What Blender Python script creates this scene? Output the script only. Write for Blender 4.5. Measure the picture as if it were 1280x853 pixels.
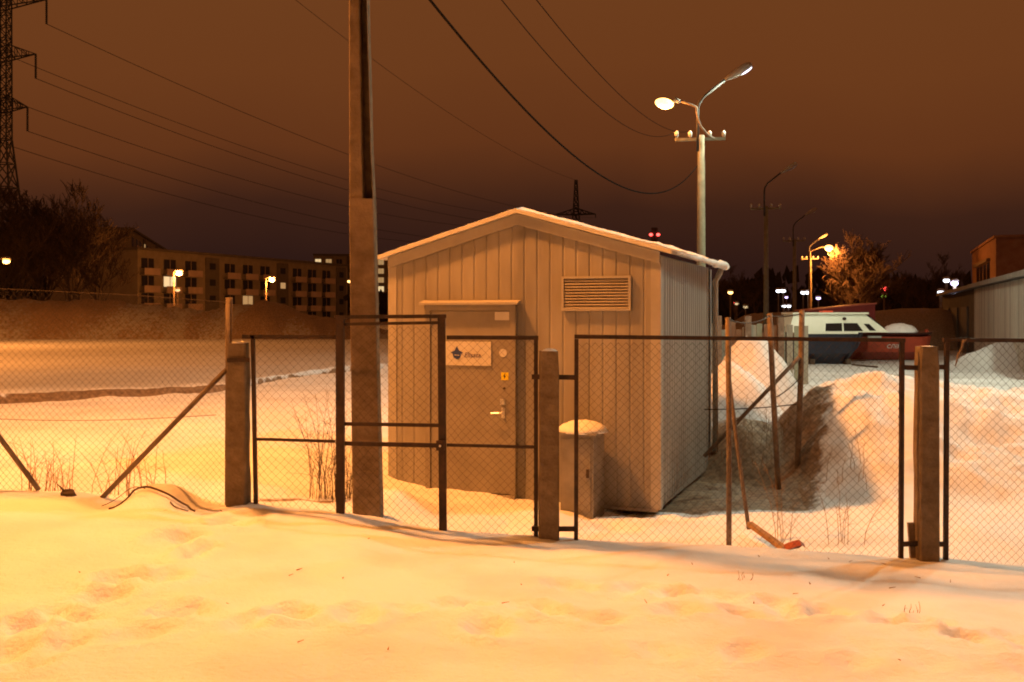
import bpy, math, random
import numpy as np
from mathutils import Matrix, Vector

for o in list(bpy.data.objects):
    bpy.data.objects.remove(o, do_unlink=True)
scene = bpy.context.scene
col = scene.collection

# ------------------------------------------------------------------ camera
F = 1300.0            # focal length in photo pixels (photo 1280 wide)
HOR = 395.0           # horizon row in the photo
CAMZ = 1.95
cam_d = bpy.data.cameras.new("camera")
cam_d.sensor_width = 36.0
cam_d.lens = 36.0 * F / 1280.0
cam_d.shift_y = -(426.5 - HOR) / 1280.0
cam_d.clip_start = 0.1
cam_d.clip_end = 6000.0
cam = bpy.data.objects.new("camera", cam_d)
cam.location = (0, 0, CAMZ)
cam.rotation_euler = (math.radians(90), 0, 0)
col.objects.link(cam)
scene.camera = cam

# ------------------------------------------------------------------ world: night cloud lit from below by the town
world = bpy.data.worlds.new("World")
scene.world = world
world.use_nodes = True
nt = world.node_tree
for n in list(nt.nodes):
    nt.nodes.remove(n)
w_out = nt.nodes.new("ShaderNodeOutputWorld")
w_bg = nt.nodes.new("ShaderNodeBackground")
w_tc = nt.nodes.new("ShaderNodeTexCoord")
w_sep = nt.nodes.new("ShaderNodeSeparateXYZ")
w_ramp = nt.nodes.new("ShaderNodeValToRGB")
w_noise = nt.nodes.new("ShaderNodeTexNoise")
w_noise.inputs["Scale"].default_value = 2.2
w_noise.inputs["Detail"].default_value = 5.0
w_ma = nt.nodes.new("ShaderNodeMath"); w_ma.operation = 'MULTIPLY_ADD'
w_ma.inputs[1].default_value = 0.13
w_off = nt.nodes.new("ShaderNodeMath"); w_off.operation = 'SUBTRACT'; w_off.inputs[1].default_value = 0.065
nt.links.new(w_tc.outputs["Generated"], w_sep.inputs[0])
nt.links.new(w_tc.outputs["Generated"], w_noise.inputs["Vector"])
nt.links.new(w_noise.outputs["Fac"], w_ma.inputs[0])
nt.links.new(w_sep.outputs["Z"], w_ma.inputs[2])
nt.links.new(w_ma.outputs[0], w_off.inputs[0])
nt.links.new(w_off.outputs[0], w_ramp.inputs["Fac"])
cr = w_ramp.color_ramp
stops = [(0.0, (.019, .0075, .0065)), (.035, (.027, .0098, .0070)), (.09, (.047, .0155, .0080)),
         (.15, (.122, .0345, .0098)), (.22, (.148, .0440, .0115)), (.29, (.155, .0480, .0125)), (.45, (.185, .057, .0140))]
cr.elements[0].position, cr.elements[0].color = stops[0][0], (*stops[0][1], 1)
cr.elements[1].position, cr.elements[1].color = stops[-1][0], (*stops[-1][1], 1)
for p_, c_ in stops[1:-1]:
    e = cr.elements.new(p_); e.color = (*c_, 1)
w_bg.inputs["Strength"].default_value = 1.0
nt.links.new(w_ramp.outputs["Color"], w_bg.inputs["Color"])
nt.links.new(w_bg.outputs[0], w_out.inputs["Surface"])

SODIUM = (1.0, .318, .058)
MERCURY = (.93, 1.0, .74)
E_KEY, E_FIELD, E_WHITE, E_HEAD, E_POLE = 9700, 12500, 4200, 1500, 650

scene.view_settings.view_transform = 'Standard'
scene.view_settings.look = 'None'
scene.view_settings.exposure = 0.0
scene.view_settings.gamma = 1.0
scene.view_settings.use_curve_mapping = False
scene.render.engine = 'CYCLES'
scene.cycles.use_denoising = True
scene.cycles.max_bounces = 6
scene.cycles.diffuse_bounces = 3
scene.cycles.glossy_bounces = 2
scene.cycles.transmission_bounces = 3
scene.cycles.volume_bounces = 0
scene.cycles.caustics_reflective = False
scene.cycles.caustics_refractive = False
scene.cycles.filter_width = 1.9


def W(px, py, d):
    """a point at real depth d (metres) on the ray of photo pixel px, py"""
    return Vector(((px - 640.0) / F * d, d, CAMZ - (py - HOR) / F * d))

# ------------------------------------------------------------------ materials
MATS = {}

def mat(name, color, color2=None, scale=8.0, rough=.7, metallic=0.0, bump=0.0, bscale=None, detail=6.0, spec=.3,
        contrast=(.35, .65), stretch=None):
    if name in MATS:
        return MATS[name]
    m = bpy.data.materials.new(name); m.use_nodes = True
    t = m.node_tree; b = t.nodes["Principled BSDF"]
    b.inputs["Roughness"].default_value = rough
    b.inputs["Metallic"].default_value = metallic
    b.inputs["Specular IOR Level"].default_value = spec
    b.inputs["Base Color"].default_value = (*color, 1)
    tc = t.nodes.new("ShaderNodeTexCoord")
    vec = tc.outputs["Object"]
    if stretch:
        mp = t.nodes.new("ShaderNodeMapping"); mp.inputs["Scale"].default_value = stretch
        t.links.new(vec, mp.inputs["Vector"]); vec = mp.outputs[0]
    if color2:
        n = t.nodes.new("ShaderNodeTexNoise"); n.inputs["Scale"].default_value = scale
        n.inputs["Detail"].default_value = detail; n.inputs["Roughness"].default_value = .62
        r = t.nodes.new("ShaderNodeValToRGB")
        r.color_ramp.elements[0].position = contrast[0]; r.color_ramp.elements[0].color = (*color, 1)
        r.color_ramp.elements[1].position = contrast[1]; r.color_ramp.elements[1].color = (*color2, 1)
        t.links.new(vec, n.inputs["Vector"]); t.links.new(n.outputs["Fac"], r.inputs["Fac"])
        t.links.new(r.outputs["Color"], b.inputs["Base Color"])
    if bump:
        n2 = t.nodes.new("ShaderNodeTexNoise"); n2.inputs["Scale"].default_value = bscale or scale * 3
        n2.inputs["Detail"].default_value = 5
        bp = t.nodes.new("ShaderNodeBump"); bp.inputs["Strength"].default_value = bump
        bp.inputs["Distance"].default_value = .02
        t.links.new(vec, n2.inputs["Vector"]); t.links.new(n2.outputs["Fac"], bp.inputs["Height"])
        t.links.new(bp.outputs["Normal"], b.inputs["Normal"])
    MATS[name] = m
    return m


def emit(name, color, strength):
    m = bpy.data.materials.new(name); m.use_nodes = True
    t = m.node_tree; b = t.nodes["Principled BSDF"]
    b.inputs["Base Color"].default_value = (.8, .8, .8, 1)
    b.inputs["Emission Color"].default_value = (*color, 1)
    b.inputs["Emission Strength"].default_value = strength
    MATS[name] = m
    return m


def ground_mat():
    m = bpy.data.materials.new("snow_ground"); m.use_nodes = True
    t = m.node_tree; b = t.nodes["Principled BSDF"]
    b.inputs["Roughness"].default_value = .65
    b.inputs["Specular IOR Level"].default_value = .25
    tc = t.nodes.new("ShaderNodeTexCoord")
    at = t.nodes.new("ShaderNodeAttribute"); at.attribute_name = "dirt_shade"
    n = t.nodes.new("ShaderNodeTexNoise"); n.inputs["Scale"].default_value = 5.0
    n.inputs["Detail"].default_value = 9; n.inputs["Roughness"].default_value = .7
    t.links.new(tc.outputs["Object"], n.inputs["Vector"])
    # dirt amount + noise -> mask
    ad = t.nodes.new("ShaderNodeMath"); ad.operation = 'ADD'
    t.links.new(at.outputs["Fac"], ad.inputs[0])
    sc = t.nodes.new("ShaderNodeMath"); sc.operation = 'MULTIPLY_ADD'; sc.inputs[1].default_value = 1.4; sc.inputs[2].default_value = -.7
    t.links.new(n.outputs["Fac"], sc.inputs[0]); t.links.new(sc.outputs[0], ad.inputs[1])
    mr = t.nodes.new("ShaderNodeMapRange"); mr.inputs[1].default_value = .38; mr.inputs[2].default_value = .62
    t.links.new(ad.outputs[0], mr.inputs[0])
    # snow colour, barely soiled in patches
    n2 = t.nodes.new("ShaderNodeTexNoise"); n2.inputs["Scale"].default_value = 1.1; n2.inputs["Detail"].default_value = 8
    t.links.new(tc.outputs["Object"], n2.inputs["Vector"])
    r2 = t.nodes.new("ShaderNodeValToRGB")
    r2.color_ramp.elements[0].position = .35; r2.color_ramp.elements[0].color = (.68, .71, .76, 1)
    r2.color_ramp.elements[1].position = .6; r2.color_ramp.elements[1].color = (.81, .85, .91, 1)
    t.links.new(n2.outputs["Fac"], r2.inputs["Fac"])
    ag = t.nodes.new("ShaderNodeAttribute"); ag.attribute_name = "grey"
    mg = t.nodes.new("ShaderNodeMix"); mg.data_type = 'RGBA'
    mg.inputs["B"].default_value = (.30, .28, .26, 1)
    t.links.new(ag.outputs["Fac"], mg.inputs["Factor"]); t.links.new(r2.outputs["Color"], mg.inputs["A"])
    n3 = t.nodes.new("ShaderNodeTexNoise"); n3.inputs["Scale"].default_value = 14; n3.inputs["Detail"].default_value = 6
    t.links.new(tc.outputs["Object"], n3.inputs["Vector"])
    r3 = t.nodes.new("ShaderNodeValToRGB")
    r3.color_ramp.elements[0].position = .3; r3.color_ramp.elements[0].color = (.13, .085, .052, 1)
    r3.color_ramp.elements[1].position = .7; r3.color_ramp.elements[1].color = (.34, .24, .155, 1)
    t.links.new(n3.outputs["Fac"], r3.inputs["Fac"])
    mx = t.nodes.new("ShaderNodeMix"); mx.data_type = 'RGBA'
    t.links.new(mr.outputs[0], mx.inputs["Factor"])
    t.links.new(mg.outputs["Result"], mx.inputs["A"]); t.links.new(r3.outputs["Color"], mx.inputs["B"])
    t.links.new(mx.outputs["Result"], b.inputs["Base Color"])
    nb = t.nodes.new("ShaderNodeTexNoise"); nb.inputs["Scale"].default_value = 26; nb.inputs["Detail"].default_value = 8
    nb.inputs["Roughness"].default_value = .6
    t.links.new(tc.outputs["Object"], nb.inputs["Vector"])
    bp = t.nodes.new("ShaderNodeBump"); bp.inputs["Strength"].default_value = .55; bp.inputs["Distance"].default_value = .03
    t.links.new(nb.outputs["Fac"], bp.inputs["Height"]); t.links.new(bp.outputs["Normal"], b.inputs["Normal"])
    return m

M_GROUND = ground_mat()
M_SNOW = mat("snow", (.74, .75, .77), (.85, .87, .89), 5, .6, bump=.3, bscale=25)
M_CONC = mat("concrete", (.10, .074, .050), (.20, .155, .108), 9, .9, bump=.6, bscale=40, contrast=(.3, .7))
M_CONC_D = mat("concrete_dark", (.13, .095, .062), (.24, .18, .125), 6, .9, bump=.5, bscale=35)
M_POLE = mat("pale_pole", (.19, .175, .12), (.26, .24, .17), 5, .9, bump=.3)
M_FRAME = mat("painted_iron", (.020, .014, .012), (.055, .030, .020), 14, .6, bump=.3, bscale=60)
M_WIRE = mat("rusty_wire", (.030, .020, .015), (.07, .045, .03), 30, .8)
M_PIPE = mat("weathered_pipe", (.12, .088, .066), (.21, .16, .12), 10, .75, bump=.3, bscale=50)
M_PANEL = mat("cream_steel", (.228, .210, .188), (.302, .283, .258), 2.2, .45, bump=.10, bscale=3, spec=.4, stretch=(1.6, 1.6, .35))
M_PANEL2 = mat("cream_steel_trim", (.32, .30, .27), (.37, .35, .32), 4.0, .45, spec=.4)
M_DOOR = mat("door_steel", (.215, .192, .168), (.262, .238, .21), 3.0, .45, bump=.03, spec=.4)
M_LOUVER = mat("louver_metal", (.30, .27, .24), (.36, .33, .30), 6, .5)
M_DARK = mat("dark_void", (.012, .011, .010), (.02, .018, .016), 5, .9)
M_ROOF = mat("roof_sheet", (.50, .48, .45), (.58, .56, .52), 5, .5)
M_PLATE = mat("sign_white", (.50, .485, .46), (.56, .545, .52), 6, .5)
M_BLUE = mat("emblem_blue", (.03, .05, .20), rough=.5)
M_YELLOW = mat("sticker_yellow", (.75, .60, .02), rough=.5)
M_CHROME = mat("steel_handle", (.70, .70, .70), rough=.3, metallic=.9)
M_BOXG = mat("cabinet_grey", (.19, .175, .155), (.26, .24, .215), 5, .6)
M_BLACKC = mat("black_cable", (.014, .012, .011), rough=.95, spec=.0)
M_ALU = mat("aluminium_wire", (.45, .43, .40), rough=.5, metallic=.3)
M_PORC = mat("porcelain", (.50, .49, .45), rough=.25, spec=.5)
M_STEELD = mat("lattice_steel", (.045, .043, .042), (.07, .066, .062), 2, .7)
M_LAMPG = mat("lamp_housing", (.35, .33, .30), (.42, .40, .37), 6, .5)
M_TWIG = mat("bare_twig", (.055, .036, .024), (.11, .075, .05), 4, .9)
M_BARK = mat("bark", (.05, .036, .026), (.10, .075, .055), 6, .95, bump=.5)
M_STALK = mat("dry_stalk", (.22, .13, .06), (.34, .21, .10), 9, .9)
M_FOREST = mat("winter_wood", (.022, .016, .011), (.05, .035, .022), 3, .95)

# ------------------------------------------------------------------ mesh helpers
class MB:
    def __init__(self):
        self.v = []; self.f = []

    def add(self, verts, faces):
        o = len(self.v)
        self.v += [tuple(p) for p in verts]
        self.f += [tuple(i + o for i in f) for f in faces]
        return self

    def box(self, x0, x1, y0, y1, z0, z1):
        return self.add([(x0, y0, z0), (x1, y0, z0), (x1, y1, z0), (x0, y1, z0), (x0, y0, z1), (x1, y0, z1), (x1, y1, z1), (x0, y1, z1)],
                        [(0, 3, 2, 1), (4, 5, 6, 7), (0, 1, 5, 4), (1, 2, 6, 5), (2, 3, 7, 6), (3, 0, 4, 7)])

    def bar(self, a, b, w, d, up=(0, 1, 0)):
        """rectangular bar from a to b; d is its size along 'up' (made square to the bar), w the other way"""
        a = Vector(a); b = Vector(b); t = (b - a).normalized()
        u = Vector(up); u = (u - t * u.dot(t))
        if u.length < 1e-4:
            u = t.orthogonal()
        u.normalize(); s = t.cross(u)
        vs = []
        for p in (a, b):
            for i, j in ((-1, -1), (1, -1), (1, 1), (-1, 1)):
                vs.append(p + s * (w / 2 * i) + u * (d / 2 * j))
        return self.add(vs, [(0, 3, 2, 1), (4, 5, 6, 7), (0, 1, 5, 4), (1, 2, 6, 5), (2, 3, 7, 6), (3, 0, 4, 7)])

    def tube(self, pts, radii, n=6, cap=True):
        pts = [Vector(p) for p in pts]
        if not hasattr(radii, "__len__"):
            radii = [radii] * len(pts)
        vs = []; fs = []
        ref = None
        for i, p in enumerate(pts):
            t = (pts[min(i + 1, len(pts) - 1)] - pts[max(i - 1, 0)])
            if t.length < 1e-9:
                t = Vector((0, 0, 1))
            t.normalize()
            if ref is None:
                ref = t.orthogonal().normalized()
            ref = (ref - t * ref.dot(t))
            if ref.length < 1e-5:
                ref = t.orthogonal()
            ref.normalize(); s = t.cross(ref)
            for k in range(n):
                a = 2 * math.pi * k / n
                vs.append(p + (ref * math.cos(a) + s * math.sin(a)) * radii[i])
        for i in range(len(pts) - 1):
            for k in range(n):
                k2 = (k + 1) % n
                fs.append((i * n + k, i * n + k2, (i + 1) * n + k2, (i + 1) * n + k))
        if cap:
            fs.append(tuple(reversed(range(n)))); fs.append(tuple(range((len(pts) - 1) * n, len(pts) * n)))
        return self.add(vs, fs)

    def loft(self, rings, close=True, caps=True):
        n = len(rings[0]); vs = [p for r in rings for p in r]; fs = []
        for i in range(len(rings) - 1):
            for k in range(n if close else n - 1):
                k2 = (k + 1) % n
                fs.append((i * n + k, i * n + k2, (i + 1) * n + k2, (i + 1) * n + k))
        if caps:
            fs.append(tuple(reversed(range(n)))); fs.append(tuple(range((len(rings) - 1) * n, len(rings) * n)))
        return self.add(vs, fs)

    def prism(self, poly, vec):
        """closed polygon (3D points) pushed along vec"""
        n = len(poly); v = Vector(vec)
        vs = [Vector(p) for p in poly] + [Vector(p) + v for p in poly]
        fs = [tuple(range(n)), tuple(reversed(range(n, 2 * n)))]
        fs += [((k + 1) % n, k, n + k, n + (k + 1) % n) for k in range(n)]
        return self.add(vs, fs)

    def ellipsoid(self, c, r, nu=12, nv=8, zmin=-1.0, jit=0.0, rng=None, rot=None):
        c = Vector(c); vs = []; fs = []
        for j in range(nv + 1):
            ph = math.asin(zmin) + (math.pi / 2 - math.asin(zmin)) * j / nv
            for i in range(nu):
                a = 2 * math.pi * i / nu
                k = 1 + (rng.uniform(-jit, jit) if rng else 0)
                q = Vector((r[0] * math.cos(ph) * math.cos(a) * k, r[1] * math.cos(ph) * math.sin(a) * k, r[2] * math.sin(ph) * k))
                if rot: q = rot @ q
                vs.append(c + q)
        for j in range(nv):
            for i in range(nu):
                i2 = (i + 1) % nu
                fs.append((j * nu + i, j * nu + i2, (j + 1) * nu + i2, (j + 1) * nu + i))
        fs.append(tuple(reversed(range(nu))))
        return self.add(vs, fs)

    def build(self, name, material, parent=None, base=None, smooth=False, raw=False):
        vs = self.v
        off = Vector((0, 0, 0))
        if not raw:
            if parent is not None:
                off = ROOT[parent.name]
            elif base is not None:
                off = Vector(base)
            else:
                a = np.array(vs); off = Vector(((a[:, 0].min() + a[:, 0].max()) / 2, (a[:, 1].min() + a[:, 1].max()) / 2, a[:, 2].min()))
        me = bpy.data.meshes.new(name)
        me.from_pydata([(x - off.x, y - off.y, z - off.z) for x, y, z in vs], [], self.f)
        me.materials.append(material)
        if smooth:
            me.polygons.foreach_set("use_smooth", [True] * len(me.polygons))
        me.update()
        o = bpy.data.objects.new(name, me); col.objects.link(o)
        if parent is not None:
            o.parent = parent
            ROOT[o.name] = ROOT.get(parent.name, Vector((0, 0, 0)))
        else:
            o.location = off
            ROOT[o.name] = off
        return o

ROOT = {}

def tag(o, label, cat, group=None):
    o["label"] = label; o["category"] = cat
    if group: o["group"] = group
    return o


def thing(name, loc, label, cat, group=None, rz=0.0):
    o = bpy.data.objects.new(name, None); col.objects.link(o)
    o.empty_display_size = .2
    o.location = loc; o.rotation_euler = (0, 0, rz)
    ROOT[o.name] = Vector(loc)
    return tag(o, label, cat, group)


def copy_tree(o, parent=None):
    c = o.copy(); col.objects.link(c); c.parent = parent
    for ch in o.children:
        copy_tree(ch, c)
    return c


def down_light(name, loc, color, power, radius=.1):
    """shielded luminaire: throws its light downwards only"""
    l = bpy.data.lights.new(name, 'SPOT'); l.color = color; l.energy = power; l.shadow_soft_size = radius
    l.spot_size = math.radians(165); l.spot_blend = .35
    o = bpy.data.objects.new(name, l); o.location = loc; col.objects.link(o)
    return o


def point_light(name, loc, color, power, radius=.12):
    l = bpy.data.lights.new(name, 'POINT'); l.color = color; l.energy = power; l.shadow_soft_size = radius
    o = bpy.data.objects.new(name, l); o.location = loc; col.objects.link(o)
    return o

# ------------------------------------------------------------------ terrain
class VNoise:
    def __init__(self, seed):
        self.g = np.random.RandomState(seed).rand(256, 256)

    def __call__(self, x, y):
        xi = np.floor(x).astype(int); yi = np.floor(y).astype(int)
        fx = x - xi; fy = y - yi
        fx = fx * fx * (3 - 2 * fx); fy = fy * fy * (3 - 2 * fy)
        g = self.g; a = g[xi % 256, yi % 256]; b = g[(xi + 1) % 256, yi % 256]
        c = g[xi % 256, (yi + 1) % 256]; d = g[(xi + 1) % 256, (yi + 1) % 256]
        return (a * (1 - fx) + b * fx) * (1 - fy) + (c * (1 - fx) + d * fx) * fy

VN = VNoise(5)

def fbm(x, y, s, octv=4, gain=.5):
    r = 0; a = 1; t = 0
    for k in range(octv):
        r = r + a * (VN(x * s + 17.3 * k, y * s + 9.1 * k) - .5); t += a; a *= gain; s *= 2.03
    return r / t * 2

def sst(a, b, x):
    t = np.clip((x - a) / (b - a), 0, 1); return t * t * (3 - 2 * t)

ZF_X = [-12, -6, -4.04, -3.2, -2.16, -1.36, -1.1, -.54, .28, 1.72, 3.26, 4.1, 8, 14]
ZF_Z = [.70, .65, .565, .53, .455, .36, .33, .235, .165, .085, -.02, -.06, -.05, 0]
PILES = [  # x, y, rx, ry, height, power
    (3.25, 15.3, 1.05, 1.2, 1.20, 1.5), (4.45, 19.2, 1.15, 1.3, 1.50, 1.4),
    (2.7, 15.6, 1.0, 1.1, 1.0, 1.4), (3.0, 13.6, 1.05, 1.35, .60, 1.4),
    (18.0, 36.5, 3.0, 2.0, 1.0, 1.2)]
PRINTS = []
rp = random.Random(11)
def _print_path(pts, n, sp, depth):
    for i in range(n):
        t = i / max(1, n - 1) * (len(pts) - 1); k = min(int(t), len(pts) - 2); f = t - k
        px = pts[k][0] * (1 - f) + pts[k + 1][0] * f; py = pts[k][1] * (1 - f) + pts[k + 1][1] * f
        d = 1300 * 1.62 / (py - HOR)
        x = (px - 640) / F * d
        PRINTS.append((x + rp.uniform(-sp, sp), d + rp.uniform(-sp, sp), rp.uniform(.07, .13), rp.uniform(.09, .17), depth * rp.uniform(.6, 1.5), rp.uniform(-.8, .8)))
_print_path([(10, 835), (120, 775), (230, 705), (330, 665)], 15, .16, .055)
_print_path([(60, 845), (200, 790), (330, 790), (480, 770), (650, 760)], 14, .12, .04)
_print_path([(560, 800), (700, 765), (850, 755), (1000, 745), (1200, 770)], 14, .22, .035)
_print_path([(700, 715), (830, 720), (950, 730), (1100, 755), (1270, 790)], 18, .16, .03)
_print_path([(850, 815), (1050, 800), (1260, 815)], 6, .25, .02)

YT_X = [-40, -20, -9.4, -7.4, -6.1, -5.2, -3, 6]
YT_Y = [12, 15, 19.2, 20.6, 22.2, 28.5, 33, 39]

def height(x, y, detail=True):
    x = np.asarray(x, float); y = np.asarray(y, float)
    zf = np.interp(x, ZF_X, ZF_Z)
    z0 = np.interp(x, [-10, -2, 2, 10], [.44, .38, .33, .28])
    t = sst(4.3, 7.9, y)
    near = z0 * (1 - t) + (zf + .03) * t
    near = near + .015 * np.exp(-((y - 7.7) / .5) ** 2) * sst(-1.2, .3, x)
    zb = np.interp(x, [-14, -3, -2.1, -1.5, -.9, 0, 1.5, 3, 6, 12, 30], [.42, .42, .34, .27, .13, .05, -.02, 0, .12, .10, .10])
    zb = zb + (.10 - zb) * sst(20, 34, y) * sst(-3, 3, x)
    t2 = sst(8.15, 8.8, y)
    z = near * (1 - t2) + zb * t2
    # drift in front of the shed and beside the pole
    z = z + .22 * np.exp(-((x + 1.05) / .32) ** 2 - ((y - 9.35) / .5) ** 2)
    z = z + .10 * np.exp(-((x + .55) / .5) ** 2 - ((y - 10.0) / .6) ** 2)
    z = z + .07 * np.exp(-((x - .35) / .35) ** 2 - ((y - 9.5) / .6) ** 2)
    z = z + .05 * np.exp(-((x - 1.2) / .25) ** 2 - ((y - 9.7) / .4) ** 2)
    # mound with a wire loop at the foot of the left fence
    z = z + .13 * np.exp(-((x + 2.72) / .20) ** 4 - ((y - 8.0) / .35) ** 2)
    z = z - .07 * np.exp(-((x + 3.12) / .16) ** 2 - ((y - 7.95) / .5) ** 2)
    z = z - .05 * np.exp(-((x + 2.30) / .14) ** 2 - ((y - 7.95) / .4) ** 2)
    pm = np.zeros_like(z)
    for (cx, cy, rx, ry, h, pw) in PILES:
        q = ((x - cx) / rx) ** 2 + ((y - cy) / ry) ** 2
        b = h * np.clip(1 - q, 0, None) ** pw
        pm = np.maximum(pm, b)
    # long heap of cleared snow: gentle ramp towards the fence, crest about 13 m out
    xw = x + .25 * fbm(x, y, .9, 3)
    ramp = np.interp(xw, [3.0, 3.35, 3.7, 4.1, 4.6, 5.3, 6.2, 8, 12, 18], [0, .22, .66, 1.0, 1.14, .98, .86, .76, .6, .2])
    ramp = ramp * sst(9.3, 13.2, y + .35 * fbm(x + 9, y, .8, 2)) * (1 - sst(13.5, 16.0, y))
    pm = np.maximum(pm, ramp)
    z = np.maximum(z, z * 0 + z + pm)
    if detail:
        bm = np.clip(pm * 2.2, 0, 1) * (1 - .7 * np.exp(-((x - 2.9) / .9) ** 4 - ((y - 12.6) / 1.5) ** 4))
        rid = np.abs(fbm(x + 13, y + 7, 3.1, 4, .6)); ch = np.floor(4 * (VN(x * 4.3, y * 4.3) + .6 * VN(x * 9.1, y * 9.1))) / 4
        z = z + .10 * fbm(x, y, 2.2, 4, .55) * bm + (.05 * ch - .12 * rid) * bm + .03 * fbm(x + 31, y, 8.5, 3) * bm
        big = sst(14, 40, y)
        z = z + .05 * fbm(x, y, .55, 3) * (1 - .5 * t) + .022 * fbm(x + 5, y + 3, 2.3, 4) + .007 * fbm(x, y * 1.4, 9, 3)
        fr = np.exp(-((x - .1) / 1.7) ** 4 - ((y - 9.75) / .75) ** 4)
        z = z + fr * (.07 * np.floor(3 * (VN(x * 3.3 + 5, y * 3.3) + .5 * VN(x * 8, y * 8))) / 3 - .05)
        beh = t2 * (1 - big)
        z = z + .05 * fbm(x + 77, y + 4, 1.7, 4) * beh
        rough_y = sst(12, 16, y) * sst(4.5, 6, x) * (1 - sst(30, 60, y))
        z = z + .05 * fbm(x * .6, y * 1.6, 1.2, 4) * rough_y
        for (fx, fy, ra, rb, dp, an) in PRINTS:
            m = (np.abs(x - fx) < .4) & (np.abs(y - fy) < .4)
            if not m.any(): continue
            dx = x[m] - fx; dy = y[m] - fy; c, s = math.cos(an), math.sin(an)
            q = ((dx * c + dy * s) / ra) ** 2 + ((-dx * s + dy * c) / rb) ** 2
            z[m] += .014 * fbm(x[m] * 1.0, y[m], 14, 3, .6) * np.exp(-q / 5) - dp * np.exp(-q ** 1.5) + dp * .45 * np.exp(-((np.sqrt(q) - 1.5) / .35) ** 2)
    # ditch with a bare earth bank across the left field
    yt = np.interp(x, YT_X, YT_Y) + .5 * fbm(x, y * 0, .8, 4)
    wgt = 1 - sst(-4.5, -2.5, x)
    dd = y - yt
    z = z + wgt * (-.30 * np.exp(-(np.clip(-dd, 0, None) / .7) ** 2) * (dd < 0) + (dd >= 0) * (-.30 + .36 * sst(0, .35, dd)))
    z = z - .10 * wgt * sst(2, 20, dd)
    return z

def dirt_and_shade(x, y, z):
    d = np.zeros_like(x)
    yt = np.interp(x, YT_X, YT_Y) + .5 * fbm(x, y * 0, .8, 4)
    wgt = 1 - sst(-4.3, -3.2, x)
    d = np.maximum(d, wgt * 1.0 * np.exp(-((y - yt - .16) / .26) ** 4))
    # bare earth between the shed and the heaps
    e = np.exp(-((x - 2.55 - .30 * (y - 12.4)) / .72) ** 4 - ((y - 12.45) / 1.35) ** 4)
    d = np.maximum(d, .85 * e)
    q = np.exp(-((x - 2.10 - (y - 10.26) * .37) / .95) ** 4) * sst(10.2, 10.6, y) * (1 - sst(13.5, 14.2, y))
    d = np.maximum(d, .98 * q)
    # branch shadows in a crevice by the leaf of the gate, painted in earth colour
    e2 = np.exp(-((x + 1.9) / .55) ** 4 - ((y - 9.15 - (x + 1.9) * .7) / .10) ** 2)
    d = np.maximum(d, .6 * e2)
    # yard tracks
    d = np.maximum(d, .30 * np.exp(-((y - 17.2 - .1 * x) / .35) ** 2) * sst(5, 7, x))
    d = np.maximum(d, .22 * np.exp(-((y - 20.5 - .1 * x) / .5) ** 2) * sst(5, 7, x))
    # litter by the foot of the fence
    d = np.maximum(d, .30 * np.exp(-((y - 8.25) / .12) ** 2) * (1 - sst(-2.6, -2.0, x)))
    return d

def axis(segs):
    out = [segs[0][0]]
    for (_, b, s0, s1) in segs:
        a = out[-1]
        x = a
        L = b - a
        while x < b - 1e-6:
            f = (x - a) / L
            x = x + (s0 + (s1 - s0) * f)
            out.append(min(x, b))
    return np.array(out)

gx = np.concatenate([-axis([(7, 30, .06, 1.6), (30, 300, 2, 40), (300, 3000, 60, 400)])[::-1],
                     axis([(-7, 10, .055, .055), (10, 30, .06, .9), (30, 300, 1.5, 40), (300, 3000, 60, 400)])[1:]])
gx = np.unique(np.round(gx, 5))
gy = np.concatenate([-axis([(0, 40, .6, 4), (40, 400, 8, 60)])[::-1], axis([(0, 4, .3, .06), (4, 14, .045, .05), (14, 24, .06, .16), (24, 60, .2, 2.0), (60, 400, 2.5, 40), (400, 4000, 60, 500)])[1:]])
gy = np.unique(np.round(gy, 5))
GX, GY = np.meshgrid(gx, gy)
GZ = height(GX.ravel(), GY.ravel())
nx, ny = len(gx), len(gy)
verts = np.stack([GX.ravel(), GY.ravel(), GZ], 1)
ii = (np.arange(ny - 1)[:, None] * nx + np.arange(nx - 1)[None, :]).ravel()
quads = np.stack([ii, ii + 1, ii + nx + 1, ii + nx], 1)
me = bpy.data.meshes.new("snow_ground")
me.vertices.add(len(verts)); me.vertices.foreach_set("co", verts.ravel())
me.loops.add(quads.size); me.loops.foreach_set("vertex_index", quads.ravel().astype(np.int32))
me.polygons.add(len(quads)); me.polygons.foreach_set("loop_start", (np.arange(len(quads)) * 4).astype(np.int32))
me.polygons.foreach_set("loop_total", np.full(len(quads), 4, np.int32))
me.polygons.foreach_set("use_smooth", np.ones(len(quads), bool))
at = me.attributes.new("dirt_shade", 'FLOAT', 'POINT'); at.data.foreach_set("value", dirt_and_shade(verts[:, 0], verts[:, 1], verts[:, 2]))
# trodden, sooty snow on the track beyond the ditch
_x, _y = verts[:, 0], verts[:, 1]
_yt = np.interp(_x, YT_X, YT_Y)
_g = sst(.3, 2.2, _y - _yt) * (1 - sst(-2.0, 2.0, _x)) * (.62 - .35 * sst(45, 62, _y)) + .12 * fbm(_x, _y, .3, 4) * sst(.3, 3, _y - _yt) * (_x < 0)
_g = np.maximum(_g, sst(15.5, 18, _y) * sst(3.5, 6, _x) * (.55 + .3 * fbm(_x * .5, _y * 1.5, .8, 4)))
ag_ = me.attributes.new("grey", 'FLOAT', 'POINT'); ag_.data.foreach_set("value", np.clip(_g, 0, 1))
me.update(); me.validate()
me.materials.append(M_GROUND)
ground = bpy.data.objects.new("snow_ground", me); col.objects.link(ground)
ground["kind"] = "structure"

def gz(x, y):
    return float(height(np.array([x]), np.array([y]))[0])

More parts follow.
